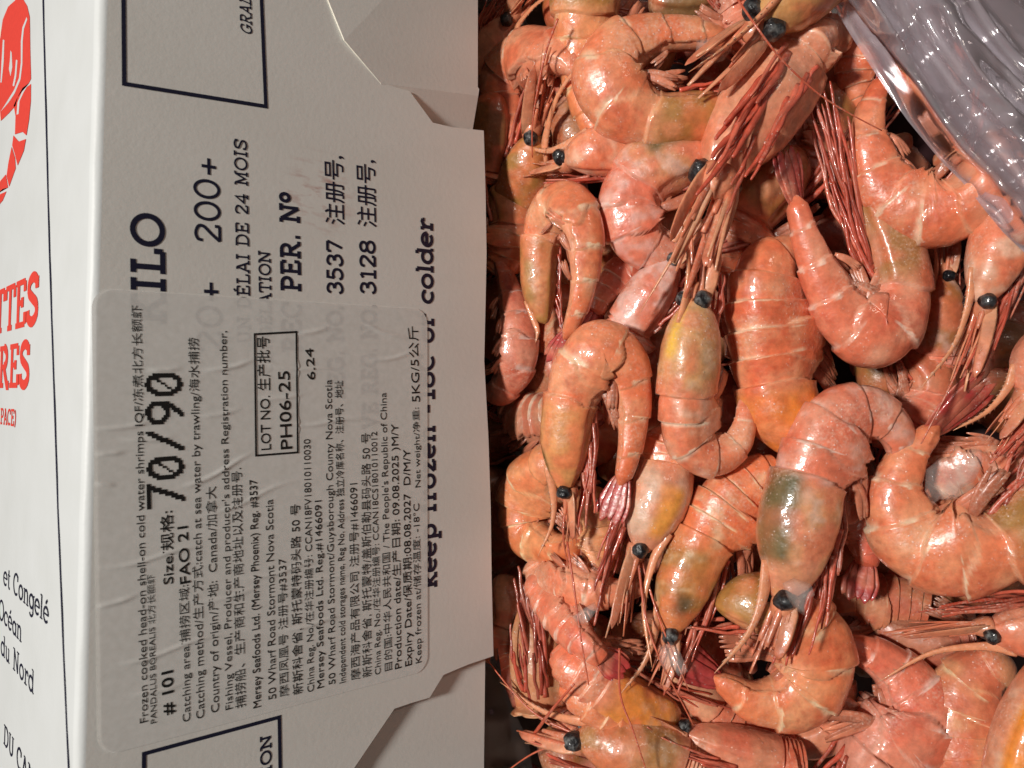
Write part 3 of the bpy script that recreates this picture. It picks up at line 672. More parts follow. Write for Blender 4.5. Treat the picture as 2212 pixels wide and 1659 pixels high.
    if front and fine:                                    # rostrum grows out of the carapace ridge
        j = int(.28 * tc * Mst); b0 = P[j] + Dv[j] * Rh[j] * .92; b1 = P_f + d0 * R0 * .46 + fw * R0 * .1
        RL = R0 * rost * 1.7
        tip = b1 + fw * RL * .95 + d0 * RL * .16; mid = b1 + fw * RL * .45 - d0 * RL * .015
        Q_ = bez([b0, b1, mid, tip], 18); w_ = R0 * np.interp(np.linspace(0, 1, 18), [0, .25, .5, .85, 1], [.15, .17, .11, .05, .008])
        a_ = sweep(Q_, d0, w_ * .55, w_, 8); parts.append(a_)
        tints.append(np.tile(np.array([.78, .30, .15]) * dull, (len(a_[0]), 1)))
        for i in range(3, 16):                            # teeth along its upper and lower edge
            for up_ in ((1, -1) if i > 9 else (1,)):
                q0 = Q_[i] + d0 * up_ * w_[i] * .8; tp = q0 + d0 * up_ * R0 * .075 + fw * R0 * .09; g = fw * R0 * .045; l_ = l0 * R0 * .02
                parts.append((np.array([q0 - g - l_, q0 + g, q0 - g + l_, tp]), [(0, 1, 3), (1, 2, 3), (2, 0, 3)])); tints.append(np.tile(np.array([.8, .38, .22]) * dull, (4, 1)))
    Vm, Fm = merge(parts); Cm = np.vstack(tints)
    org = world(P[int(.4 * Mst)])
    def W(Q): return world(np.asarray(Q)) - org
    root = mesh_obj('shrimp', W(Vm), Fm, M_SHELL, None, True, Cm); root.location = org
    tag(root, label, 'shrimp', group or 'shrimps heaped in the carton')
    def part(name, Q, Fq, tint, mat=M_SHELL):
        Q = W(Q); tint = np.asarray(tint, float); n_ = vnoise(Q, 500, seed % 41)[:, None] if len(Q) else 1
        o = mesh_obj(name, Q, Fq, mat, root, True, np.clip(tint * dull * (.72 + .5 * n_), 0, 1) ** 1.1); return o
    # ---- eyes on short stalks
    if eye and front:
        er = R0 * r.uniform(.24, .29)
        for sg in (1, -1):
            ec = P_f + d0 * R0 * .10 + l0 * sg * R0 * .35 - fw * R0 * .10
            a_, b_ = 18, 12; ph = np.linspace(0, np.pi, b_); az = np.linspace(0, 2 * np.pi, a_, endpoint=False)
            E = np.array([[math.sin(p) * math.cos(q), math.sin(p) * math.sin(q), math.cos(p)] for p in ph for q in az])
            E = E * (1 + (vnoise(E, 2.2, seed % 31 + sg) - .5) * .34)[:, None]
            ob = mesh_obj('eye', (E * er) @ RW.T + W(ec), ring_faces(b_, a_), M_EYE2 if r.random() < .4 else M_EYE, root)
            st = sweep(bez([P_f - fw * R0 * .25 + d0 * R0 * .1 + l0 * sg * R0 * .12, ec - fw * er * .3], 4), d0, R0 * .16, R0 * .16, 8)
            part('eye_stalk', st[0], st[1], (.72, .36, .2))
    # ---- antennal scales, peduncles and feelers
    if scale and front:
        for sg in (1, -1):
            b0 = P_f - d0 * R0 * .16 + l0 * sg * R0 * .3 - fw * R0 * .1; ln_ = R0 * rost * (1.05 + .25 * r.random())
            dr = nrm(fw + l0 * sg * (.06 + .08 * r.random()) - d0 * (.02 + .12 * r.random()))
            Q_ = bez([b0, b0 + dr * ln_ * .5 + l0 * sg * R0 * .06, b0 + dr * ln_], 12)
            w_ = R0 * np.interp(np.linspace(0, 1, 12), [0, .2, .7, .95, 1], [.15, .22, .19, .12, .02])
            a_ = sweep(Q_, nrm(d0 * .75 + l0 * sg * .6), w_, w_ * .16, 8); tz = np.repeat(np.linspace(0, 1, 12), 8)[:, None]; part('antennal_scale', *a_, np.array([.80, .38, .22]) * (1 - tz) + np.array([.66, .2, .11]) * tz)
            for q in range(4):                                # fibrous strips of the broken antennae
                b1 = P_f - d0 * R0 * r.uniform(.0, .42) + l0 * sg * R0 * r.uniform(.05, .34); e1 = b1 + nrm(fw + l0 * sg * r.uniform(-.08, .16) - d0 * r.uniform(-.1, .22)) * R0 * rost * r.uniform(.7, 1.5)
                w_ = R0 * np.array([.07, .085, .08, .075, .065, .05, .035]) * r.uniform(.6, 1.25)
                a_ = sweep(bez([b1, (b1 + e1) / 2 + d0 * R0 * r.uniform(-.06, .06), e1], 7), nrm(d0 + l0 * r.uniform(-.6, .6)), w_, w_ * .45, 6); part('antennule', *a_, np.array([.68, .19, .10]) + np.array([.12, .2, .13]) * r.random() ** 2)
            for q in range(2):
                b1 = P_f + d0 * R0 * (-.02 - .1 * q) + l0 * sg * R0 * .16; e1 = b1 + (fw + l0 * sg * .12 * r.random() - d0 * .15 * r.random()) * R0 * (.7 + .5 * r.random())
                a_ = sweep(bez([b1, (b1 + e1) / 2, e1], 7), d0, R0 * np.linspace(.13, .06, 7), R0 * np.linspace(.13, .06, 7), 7); part('antennule', *a_, (.72, .24, .13))
        blk = bez([P_f - fw * R0 * .25 - d0 * R0 * .12, P_f + fw * R0 * .1 - d0 * R0 * .16, P_f + fw * R0 * .45 - d0 * R0 * .2], 8)
        w_ = R0 * np.array([.40, .42, .42, .40, .37, .32, .24, .1]); a_ = sweep(blk, d0, w_, w_ * .8, 12); part('antenna_base', *a_, (.74, .29, .16))
        for q in range(whisk):
            b1 = P_f - d0 * R0 * .1 + l0 * (q - .5) * R0 * .2; dr = nrm(fw + d0 * r.uniform(-.5, .4) + B[0] * r.uniform(-.4, .4)); ln_ = R0 * r.uniform(2.5, 5)
            a_ = sweep(bez([b1, b1 + dr * ln_ * .5 + Nc * .003, b1 + dr * ln_ + B[0] * R0 * r.uniform(-1, 1) + Nc * .002], 22), Nc, np.linspace(.00042, .0002, 22), np.linspace(.00042, .0002, 22), 5)
            part('antenna', *a_, (.62, .15, .08))
    # ---- walking legs folded forward along the belly
    for q in range(int(legs * 2.2)):
        f = .22 + .72 * ((q * .618) % 1); j = int(f * tc * Mst); sg = 1 if q % 3 else -1
        if math.cos(ra) > .3: sgl = (1 if np.dot(Lv[j], Nc) > 0 else -1) * sg
        else: sgl = sg
        b0 = P[j] - Dv[j] * Rh[j] * .72 + Lv[j] * sgl * Rwd[j] * r.uniform(.1, .55)
        fwd = -T[max(0, j - 8)]; ln_ = R0 * r.uniform(1.3, 2.1) * leglen
        out_ = -Dv[j] * r.uniform(.0, .22) + Lv[j] * sgl * r.uniform(-.1, .2)
        if legdir is not None: fwd = nrm(np.array([legdir[0], -legdir[1], 0.]))
        m1 = b0 + nrm(fwd * .8 + out_) * ln_ * .42; e1 = m1 + nrm(fwd + out_ * .15 + B[j] * r.uniform(-.10, .10) + NN[j] * r.uniform(-.1, .12)) * ln_ * .62
        jt = lambda: np.array([r.uniform(-1, 1), r.uniform(-1, 1), r.uniform(-.3, .6)]) * R0 * .035
        Q_ = bez([b0, (b0 + m1) / 2 + jt(), m1 + jt(), m1 * .55 + e1 * .45 + jt(), m1 * .2 + e1 * .8 + jt(), e1], 16)
        w_ = R0 * np.interp(np.linspace(0, 1, 16), [0, .45, .52, .6, .95, 1], [.13, .10, .115, .085, .065, .045]) * r.uniform(.38, .72)
        a_ = sweep(Q_, Nc, w_, w_ * .7, 6)
        part('leg', *a_, LEG * r.uniform(.65, 1.2) + np.array([.12, .10, .07]) * r.random() ** 2)
    # ---- swimmerets below the abdomen
    if swim:
        for q in range(10):
            sg = 1 if q % 2 else -1; f = tc + (1 - tc) * (.06 + .155 * (q // 2)); j = min(Mst - 2, int(f * Mst))
            b0 = P[j] - Dv[j] * Rh[j] * .85 + Lv[j] * sg * Rwd[j] * .4
            dr = nrm(-Dv[j] * .8 - T[j] * r.uniform(.7, 1.4) + Lv[j] * sg * r.uniform(-.1, .2)); ln_ = Rh[j] * r.uniform(.9, 1.3)
            for w__ in range(4 if fine else 1):                          # each paddle splits into ribbed blades
                dd_ = nrm(dr + T[j] * (w__ - 1.5) * .13 + Dv[j] * r.uniform(-.1, .1))
                Q_ = bez([b0, b0 + dd_ * ln_ * .5 + Lv[j] * sg * Rh[j] * .05, b0 + dd_ * ln_ - T[j] * ln_ * .15], 8)
                wv = Rh[j] * np.interp(np.linspace(0, 1, 8), [0, .3, .8, 1], [.10, .13, .10, .03]) * r.uniform(.7, 1.2); a_ = sweep(Q_, nrm(Lv[j] * sg + Dv[j] * .2), wv, wv * .3, 7)
                part('swimmeret', *a_, np.array([.68, .24, .14]) * r.uniform(.7, 1.15))
    # ---- closed tail fan
    if fan:
        e = P[-4]; Te = T[-4]; w0 = max(Rh[int(.93 * Mst)], .40 * Rm); ln0 = Rm * 1.55; pl = []
        for q, (off, wd_, ln_) in enumerate(((0, .30, 1.0), (.20, .40, 1.08), (-.20, .40, 1.08), (.42, .36, .98), (-.42, .36, .98))):
            Lf = nrm(Lv[-4] * .45 + B[-4] * .9); Df = np.cross(Lf, Te); dr = nrm(Te + Lf * off * .6 - Dv[-4] * (.05 + .1 * abs(off))); b0 = e - Te * w0 * .4 + Lf * off * w0 * .8
            Q_ = bez([b0, b0 + dr * ln0 * ln_ * .55 + Dv[-4] * w0 * .06, b0 + dr * ln0 * ln_], 12)
            wv = w0 * wd_ * 1.5 * np.interp(np.linspace(0, 1, 12), [0, .15, .55, .85, 1], [.5, .85, 1, .6, .06])
            pl.append(sweep(Q_ + Df * (q * .0003), nrm(Df + Lf * off * .6), wv, wv * .2, 8))
        V_, F_ = merge(pl); n_ = vnoise(V_, 300, 5)[:, None]
        part('tail_fan', V_, F_, np.array([.50, .065, .06]) + (np.array([.78, .30, .18]) - np.array([.50, .065, .06])) * sstep(.4, .9, n_) * .6)
    return root

S = shrimp
# --- top row
S('tightly curled pink shrimp with olive brown head tucked under the belly-up shrimp', [(1600, 232, 42), (1500, 246, 56), (1410, 252, 60), (1335, 222, 66), (1305, 160, 62), (1345, 100, 56), (1430, 78, 42), (1520, 84, 36), (1580, 105, 22)], 2.1, z=(9, 6), head='olive', legs=4, fan=False, front=False)
S('shrimp seen from above with both black eyes and beak pointing at the curled pink one', [(1640, 52, 38), (1690, 8, 62), (1750, -45, 68), (1820, -100, 60), (1880, -160, 40)], 2.6, z=(22, 16), roll=82, side=1, head='tan', legs=0, swim=False, fan=False, rost=1.65)
S('belly-up shrimp with dark red legs folded along its head, beak crossing other shrimps', [(1545, 395, 34), (1575, 335, 62), (1630, 250, 78), (1690, 165, 78), (1735, 105, 58), (1790, 80, 40), (1840, 90, 30)], 3.5, z=(16, 4), roll=-82, side=1, head='pink', legs=12, leglen=.85, fan=False, swim=False, rost=1.8)
S('shrimp head with grey black eye poking out beneath the curled pink shrimp', [(1222, 345, 34), (1270, 338, 50), (1340, 335, 56), (1420, 340, 52), (1500, 350, 40)], 2.8, z=(0, -6), side=1, roll=20, head='pink', frost=.5, legs=6, fan=False, swim=False)
S('plump curled shrimp with greenish head back half hidden by the belly-up shrimp', [(1560, 318, 40), (1490, 345, 66), (1410, 378, 74), (1358, 440, 60), (1375, 515, 52), (1435, 548, 36), (1500, 540, 26), (1550, 520, 16)], 2.5, z=(4, 0), head='tan', patch=('green', .2, .75, 10, 70), legs=3, front=False, frost=.35)
S('narrow doubled-up shrimp beside the flap edge with its head and red tail pointing down', [(1178, 700, 22), (1172, 640, 36), (1172, 560, 40), (1182, 480, 46), (1222, 436, 44), (1262, 480, 38), (1266, 560, 32), (1252, 640, 28), (1232, 700, 20), (1218, 735, 12)], 2.6, z=(6, 8), head='olive', legs=6, eye=False, scale=False, frost=.2, rost=.5)
S('slim curved shrimp lying half in the shade of the flap edge', [(1040, 850, 26), (1085, 835, 34), (1122, 780, 36), (1122, 700, 34), (1102, 640, 28), (1085, 590, 20), (1072, 550, 12)], 1.2, z=(10, 4), legs=0, front=False, dull=.9)
S('hairpin shaped shrimp with long pink legs hanging between head and tail', [(1222, 1065, 26), (1228, 990, 48), (1236, 900, 56), (1252, 810, 58), (1292, 752, 56), (1345, 778, 50), (1368, 850, 38), (1362, 930, 33), (1350, 1000, 26), (1338, 1050, 16)], 2.5, z=(12, 10), head='tan', patch=('green', .1, .4, -30, 25), legs=10, leglen=1.25, rost=1.5, whisk=1)
S('shrimp with bright yellow streak on its head and eye turned to the camera', [(1502, 640, 40), (1500, 700, 62), (1492, 790, 72), (1484, 880, 70), (1490, 955, 58), (1540, 985, 50), (1590, 955, 38), (1606, 900, 26), (1600, 860, 14)], 2.7, z=(16, 8), roll=42, side=-1, head='tan', fat=.9, patch=('yellow', .12, .6, -10, 8), legs=5, fan=False, rost=1.5, frost=.25)
S('frosty shrimp head lying behind the one with the yellow streak', [(1462, 556, 30), (1430, 610, 48), (1385, 680, 54), (1335, 750, 46)], 2.4, z=(3, -4), side=-1, head='pink', frost=.6, legs=6, fan=False, swim=False, rost=1.6)
S('smooth broad shrimp back with one white band next to the yellow streaked shrimp', [(1705, 985, 40), (1700, 920, 68), (1682, 850, 78), (1664, 760, 82), (1655, 670, 80), (1662, 590, 68), (1700, 550, 42), (1740, 545, 24)], 2.3, z=(5, 2), roll=34, side=1, head='orange', legs=3, fan=False, front=False, frost=.15)
S('V-shaped shrimp with its red tail fan raised beside a bundle of legs', [(1838, 372, 34), (1880, 450, 54), (1918, 550, 64), (1935, 650, 66), (1890, 722, 70), (1825, 690, 54), (1782, 610, 44), (1748, 520, 34), (1728, 455, 26), (1718, 420, 18)], 2.8, z=(8, 12), head='olive', legs=16, leglen=2.0, legdir=(-.22, -1), scale=False, eye=False, rost=.4)
S('orange curled shrimp partly covered by the clear plastic bag', [(2150, 270, 40), (2128, 370, 66), (2060, 445, 72), (1968, 455, 68), (1902, 395, 56), (1878, 300, 40), (1893, 215, 28), (1915, 165, 16)], 2.0, z=(14, 10), head='pink', legs=5, front=False)
S('small shrimp head with olive cheek wedged beside the V-shaped shrimp', [(2038, 590, 28), (2040, 650, 40), (2030, 730, 44), (2020, 810, 36)], 2.4, z=(-2, -8), side=-1, roll=20, head='olive', legs=3, fan=False, swim=False, rost=1.4, frost=.4)
S('large orange shrimp head pointing down with a spray of red feelers', [(2118, 660, 44), (2145, 590, 66), (2185, 490, 78), (2240, 390, 74)], 2.4, z=(16, 10), fat=.9, side=1, roll=15, head='pink', frost=.45, legs=14, leglen=1.6, fan=False, swim=False, rost=2.0, whisk=1, legdir=(-.55, 1))
S('big curled shrimp with pale bands and white ice in the curl below the red feelers', [(2275, 1010, 50), (2225, 1110, 76), (2150, 1175, 84), (2050, 1190, 92), (1962, 1150, 76), (1938, 1065, 58), (1968, 990, 42), (2005, 945, 28), (2030, 918, 16)], 2.0, z=(14, 12), head='olive', legs=6, front=False)
S('large shrimp with dark green patch behind its head, head pointing down', [(1682, 1300, 44), (1712, 1230, 76), (1735, 1130, 94), (1758, 1020, 92), (1795, 925, 82), (1860, 890, 66), (1920, 925, 52), (1938, 980, 34), (1915, 1015, 18)], 2.9, z=(18, 12), side=1, roll=14, head='tan', fat=.94, patch=('green', .3, .98, -10, 48), legs=9, leglen=1.2, fan=False, frost=.35)
S('brown shrimp head with a dark spot and long red legs, behind the green patched one', [(1440, 1375, 36), (1470, 1300, 60), (1512, 1200, 70), (1560, 1110, 76), (1625, 1045, 62), (1690, 1020, 40)], 2.4, z=(8, 2), side=1, roll=18, head='brown', fat=.98, patch=('spot', .24, .42, 52, 82), legs=9, leglen=1.4, fan=False, swim=True, frost=.35)
S('rounded orange shrimp curled beneath the head with the green patch', [(1545, 1305, 40), (1620, 1310, 60), (1710, 1335, 74), (1765, 1415, 74), (1725, 1500, 70), (1640, 1510, 50), (1575, 1478, 30), (1540, 1460, 14)], 1.6, z=(9, 7), head='olive', legs=3, front=False)
S('smooth salmon shrimp with white banded tail beside the pink film-wrapped one', [(1845, 1700, 60), (1880, 1640, 82), (1955, 1590, 84), (1985, 1520, 70), (1935, 1455, 54), (1870, 1415, 40), (1815, 1398, 24)], 1.2, z=(8, 2), head='pink', legs=3, front=False, fan=False)
S('glossy mauve pink shrimp under a film of plastic in the corner', [(2190, 1430, 40), (2110, 1465, 62), (2075, 1530, 76), (2085, 1620, 78), (2120, 1700, 60)], .6, z=(2, 2), red=.55, legs=0, front=False, fan=False, swim=False)
S('bright orange shrimp bulging out of focus in the corner', [(2340, 1400, 50), (2285, 1460, 78), (2225, 1570, 90), (2195, 1680, 90), (2185, 1790, 80)], 3.6, z=(20, 20), side=1, roll=20, head='pink', patch=('orange', .1, .9, 60, 130), fat=.95, frost=.4, legs=0, front=False, fan=False, swim=False)
S('shrimp head with round black eye and long beak pointing at the salmon shrimp', [(2128, 1364, 34), (2190, 1354, 54), (2290, 1340, 66), (2380, 1330, 60)], 2.4, z=(12, 10), side=-1, roll=10, head='pink', legs=6, leglen=1.5, fan=False, swim=False, rost=2.2)
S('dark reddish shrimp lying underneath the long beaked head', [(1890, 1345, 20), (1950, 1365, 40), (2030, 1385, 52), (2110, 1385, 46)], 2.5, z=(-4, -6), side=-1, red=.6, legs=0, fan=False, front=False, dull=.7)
S('shrimp head with a glowing orange stripe and glossy black eye', [(1384, 1195, 38), (1396, 1130, 62), (1420, 1050, 70), (1440, 970, 56), (1460, 900, 30)], 2.6, z=(6, 0), side=-1, roll=30, head='frost', fat=.95, patch=('orange', .2, .75, 22, 62), legs=10, leglen=1.6, fan=False, swim=False, rost=2.0, whisk=2)
S('curled shrimp body half shaded beside the flap, below the hairpin shrimp', [(1230, 1010, 40), (1180, 1020, 56), (1140, 1075, 60), (1145, 1150, 50), (1200, 1178, 36), (1250, 1170, 24)], .8, z=(2, 0), legs=0, front=False, fan=False)
S('shrimp tail section lying crosswise with a bright highlight', [(1160, 1200, 30), (1185, 1250, 42), (1260, 1275, 42), (1330, 1275, 32), (1390, 1260, 20)], .5, z=(-1, 2), side=-1, legs=0, front=False, fan=False)
S('orange shrimp tail ending in a crimson fan below a chip of ice', [(1150, 1240, 24), (1185, 1305, 32), (1235, 1360, 38), (1285, 1402, 32), (1310, 1422, 22)], .5, z=(6, 8), side=-1, legs=0, front=False)
S('orange bellied shrimp with pale ribbed rear end under the crimson fan', [(1470, 1545, 30), (1390, 1520, 50), (1310, 1480, 60), (1245, 1430, 52), (1215, 1390, 30)], 2.2, z=(1, 3), side=1, roll=25, head='orange', legs=8, leglen=1.5, front=False, fan=False, frost=.2)
S('slender glossy shrimp stretched out along the olive head with the toothed beak', [(1445, 1590, 26), (1390, 1575, 36), (1320, 1545, 40), (1260, 1505, 38), (1220, 1475, 26)], .8, z=(2, 6), side=1, legs=3, front=False, fan=False)
S('olive shrimp head with toothed beak pointing up at the shaded legs', [(1250, 1590, 36), (1310, 1612, 64), (1400, 1645, 78), (1490, 1690, 74)], 2.5, z=(4, 4), side=1, roll=16, head='olive', legs=3, fan=False, swim=False, rost=1.6, whisk=2, frost=.25)
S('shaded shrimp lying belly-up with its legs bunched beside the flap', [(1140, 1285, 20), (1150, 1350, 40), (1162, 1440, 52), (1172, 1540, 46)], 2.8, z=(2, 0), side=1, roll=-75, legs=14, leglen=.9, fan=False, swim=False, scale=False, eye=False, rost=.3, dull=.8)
S('arched shrimp with white bands half under the corner of the dust flap', [(1245, 160, 26), (1205, 118, 44), (1140, 122, 56), (1095, 180, 56), (1100, 255, 44), (1130, 310, 26)], .4, z=(4, 0), legs=0, front=False, fan=False)
S('dim shrimp head with feelers standing up in front of the arched shrimp', [(1158, 285, 28), (1140, 340, 48), (1118, 410, 54), (1100, 480, 44)], 2.5, z=(4, -6), side=1, roll=30, head='olive', legs=9, leglen=1.3, fan=False, swim=False, rost=2.2, legdir=(.35, -1))
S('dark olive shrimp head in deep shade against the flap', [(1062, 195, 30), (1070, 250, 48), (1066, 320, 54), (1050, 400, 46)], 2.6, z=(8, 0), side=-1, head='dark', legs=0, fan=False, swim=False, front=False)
S('shaded shrimp with a dull eye in the far corner by the dust flap', [(1112, 40, 26), (1085, 72, 42), (1050, 130, 48), (1020, 200, 44)], 2.5, z=(2, -6), side=1, roll=25, head='pink', legs=7, leglen=1.2, fan=False, swim=False, rost=1.8)
S('straight shrimp body passing behind the tightly curled pink one', [(1290, -110, 50), (1280, -30, 72), (1270, 40, 70), (1258, 110, 52), (1262, 190, 42), (1290, 270, 36), (1330, 330, 26)], 2.1, z=(0, -6), side=-1, roll=20, head='brown', legs=2, front=False, fan=False)
S('olive shrimp back peeking out above the curled pink shrimp', [(1400, 0, 30), (1450, 10, 46), (1510, 5, 52), (1560, -20, 40)], 2.5, z=(-8, -8), side=1, head='dark', legs=6, leglen=1.3, fan=False, front=False)
S('shrimp shell seen edge-on beneath the two-eyed head', [(1560, -30, 40), (1595, 25, 46), (1625, 95, 40), (1650, 170, 26)], .8, z=(0, -6), side=1, legs=4, fan=False, front=False)
S('pink shrimp section beside the lifted edge of the plastic bag', [(1900, 40, 40), (1862, 95, 48), (1850, 160, 40), (1870, 230, 24)], .8, z=(0, -4), legs=3, fan=False, front=False)
S('brown shrimp head lying under the belly-up shrimp and its beak', [(1730, 320, 36), (1690, 380, 72), (1630, 440, 80), (1580, 520, 60), (1560, 600, 36)], 2.4, z=(-2, -8), side=-1, head='brown', legs=4, fan=False, front=False, frost=.2)
S('shrimp rump with crimson fan wedged below the plump curled one', [(1420, 640, 30), (1390, 610, 42), (1350, 590, 40), (1310, 640, 30), (1290, 680, 18)], .6, z=(-8, -6), red=.4, legs=4, front=False, dull=.8)
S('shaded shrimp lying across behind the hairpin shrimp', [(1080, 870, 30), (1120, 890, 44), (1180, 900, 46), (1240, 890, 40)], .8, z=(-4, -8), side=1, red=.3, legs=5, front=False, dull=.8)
S('shrimp head at the rim of the heap with straggling red legs', [(2205, 850, 34), (2250, 800, 60), (2310, 740, 66)], 1.8, z=(8, 8), side=1, head='pink', legs=14, leglen=1.5, fan=False, swim=False, legdir=(-.7, .75), rost=1.4, eye=False)
S('deep red shrimp with tail fan hanging between the green patched and banded shrimps', [(1790, 1040, 30), (1830, 1090, 48), (1860, 1150, 46), (1868, 1200, 32), (1866, 1225, 20)], .6, z=(-3, 4), red=.55, legs=5, front=False)
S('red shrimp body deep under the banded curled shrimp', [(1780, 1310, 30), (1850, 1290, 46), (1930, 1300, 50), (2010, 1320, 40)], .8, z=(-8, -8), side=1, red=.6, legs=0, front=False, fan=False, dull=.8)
S('shrimp with bristly crimson legs stretched along the edge of the heap', [(1465, 1580, 24), (1530, 1610, 40), (1620, 1640, 52), (1730, 1670, 54)], 2.5, z=(4, 4), side=1, roll=-50, head='pink', red=.4, legs=14, leglen=1.2, fan=False, swim=False, rost=1.5)
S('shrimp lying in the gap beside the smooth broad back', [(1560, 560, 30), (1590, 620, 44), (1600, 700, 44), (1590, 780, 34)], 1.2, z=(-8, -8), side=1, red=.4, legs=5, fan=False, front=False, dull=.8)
S('dark coral shrimp showing under the rounded orange curl and the bristly legs', [(1440, 1450, 30), (1490, 1500, 46), (1560, 1560, 50), (1640, 1590, 40), (1720, 1590, 28)], 1.6, z=(-6, -6), side=1, red=.35, legs=6, front=False, fan=False)
S('coral shrimp wedged between the salmon shrimp and the bristly legs', [(1700, 1600, 34), (1770, 1575, 48), (1800, 1510, 46), (1790, 1440, 36), (1760, 1390, 22)], 1.2, z=(-6, -6), red=.2, legs=3, front=False, fan=False)
S('shrimp filling the hollow between the V-shaped one and the long red feelers', [(1960, 760, 34), (2000, 820, 48), (1985, 890, 50), (1930, 930, 42), (1870, 920, 26)], 1.4, z=(-6, -8), red=.2, legs=4, front=False, fan=False, head='brown')
S('shrimp under the bundle of legs rising from the V-shaped one', [(1790, 180, 34), (1800, 260, 48), (1770, 340, 50), (1740, 420, 44)], 1.4, z=(-8, -8), side=1, red=.3, legs=5, front=False, fan=False, head='brown')
S('shaded shrimp between the flap and the crimson fan', [(1080, 1240, 34), (1095, 1310, 50), (1090, 1390, 50), (1110, 1460, 40), (1130, 1530, 28)], 1.4, z=(2, 2), side=1, red=.25, legs=4, front=False, fan=False)
S('shaded shrimp between the flap and the narrow doubled-up shrimp', [(1070, 400, 36), (1100, 460, 50), (1095, 540, 46), (1060, 590, 34)], 1.4, z=(0, 0), side=1, red=.25, legs=6, front=False, fan=False, head='olive')
S('pale shrimp belly filling the hollow of the big curled shrimp', [(1990, 1090, 36), (2040, 1040, 54), (2110, 1020, 58), (2180, 990, 48), (2230, 940, 30)], .8, z=(-2, -2), side=-1, red=.1, legs=5, front=False, fan=False, frost=.5)
S('shrimp filling the shade between the hairpin shrimp and the crosswise tail', [(1250, 1060, 30), (1290, 1120, 46), (1300, 1190, 46), (1270, 1250, 34)], 1.2, z=(-6, -6), side=1, red=.3, legs=4, front=False, fan=False)
# --- shrimps buried deeper, seen only through the gaps; their darker, redder tint paints in the shade
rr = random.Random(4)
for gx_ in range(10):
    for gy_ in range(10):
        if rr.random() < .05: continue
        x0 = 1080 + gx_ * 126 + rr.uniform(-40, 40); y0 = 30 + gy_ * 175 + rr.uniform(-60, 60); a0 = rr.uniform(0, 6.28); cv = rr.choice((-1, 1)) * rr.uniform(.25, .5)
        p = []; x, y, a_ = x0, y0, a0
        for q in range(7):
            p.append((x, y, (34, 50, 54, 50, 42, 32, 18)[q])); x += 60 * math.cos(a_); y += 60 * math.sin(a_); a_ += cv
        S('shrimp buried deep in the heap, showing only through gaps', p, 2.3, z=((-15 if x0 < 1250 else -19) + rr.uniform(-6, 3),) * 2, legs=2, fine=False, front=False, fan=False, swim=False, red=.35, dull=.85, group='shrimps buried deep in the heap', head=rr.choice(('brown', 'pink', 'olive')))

# ------------------------------------------------------------------ plastic bag, ice and loose feelers
bag = bpy.data.objects.new('plastic_bag', None); COL.objects.link(bag); bag.location = tuple(at(2050, 200, .21))
tag(bag, 'crumpled translucent lilac plastic liner bag drawn back over the shrimps', 'plastic bag')
def sheet(name, fn, nu, nv, mat):
    a = np.linspace(0, 1, nu); b = np.linspace(0, 1, nv)
    A, B_ = np.meshgrid(a, b, indexing='ij'); X, Y, Dp = fn(A.ravel(), B_.ravel())
    Pc = np.stack([(X - CXP) / FPX * Dp, (CYP - Y) / FPX * Dp, -Dp], 1); W = world(Pc) - np.array(bag.location)
    F = [(i * nv + j, (i + 1) * nv + j, (i + 1) * nv + j + 1, i * nv + j + 1) for i in range(nu - 1) for j in range(nv - 1)]
    return mesh_obj(name, W, F, mat, bag)
EDGE = np.array([(1740, -80), (1792, 0), (1840, 80), (1895, 165), (1960, 260), (2030, 345), (2090, 405), (2128, 455), (2165, 500), (2212, 545), (2270, 590)], float)
def hem(a, b):
    t = a * (len(EDGE) - 1); ex = np.interp(t, range(len(EDGE)), EDGE[:, 0]); ey = np.interp(t, range(len(EDGE)), EDGE[:, 1])
    # runs away from the hem towards the rim of the carton
    off = b * 520; X = ex + off * .80; Y = ey - off * .60
    P3 = np.stack([X, Y, X * 0], 1)
    AB = np.stack([a * 3.2 + b * 2, b * 5.5 - a * 1.0, a * 0], 1)
    n_ = vnoise(AB, 1.0, 3) - .5; n2 = np.abs(vnoise(AB * np.array([1.3, 2.2, 1]), 1.0, 7) - .5)     # long folds running with the hem
    n3 = np.abs(vnoise(np.stack([a * 13 - b * 5, b * 4 + a * 2, a * 0], 1), 1.0, 9) - .5) * sstep(.02, .12, b)   # sharp creases across it
    ridge = np.exp(-((b * 520 - 66 - 14 * np.sin(a * 9)) / 30) ** 2)       # rolled fold behind the hem
    fold2 = np.exp(-((b * 520 - 190 - 30 * np.sin(a * 5 + 1)) / 40) ** 2)
    cross = np.sin(a * 46 + 5 * n2) * np.exp(-((b * 520 - 34) / 34) ** 2) * sstep(.45, .8, a)
    Dp = .226 - .020 * a - .012 * sstep(0, .13, b) - .0045 * ridge - .008 * fold2 + .010 * sstep(.3, 1, b) - .007 * n_ + .007 * n2 + .0042 * n3 - .0013 * cross
    return X, Y, Dp
sheet('film', hem, 150, 130, M_FILM)
def hem2(a, b):                       # a second layer crumpled behind the first
    t = a * (len(EDGE) - 1); ex = np.interp(t, range(len(EDGE)), EDGE[:, 0]); ey = np.interp(t, range(len(EDGE)), EDGE[:, 1])
    off = 70 + b * 480; X = ex + off * .80; Y = ey - off * .60; P3 = np.stack([X, Y, X * 0], 1)
    Dp = .240 - .016 * a - .012 * (vnoise(P3, 1 / 80., 13) - .5) - .006 * (vnoise(P3 * np.array([1, .3, 1]), 1 / 40., 17) - .5)
    return X, Y, Dp
sheet('film', hem2, 110, 100, M_FILM)
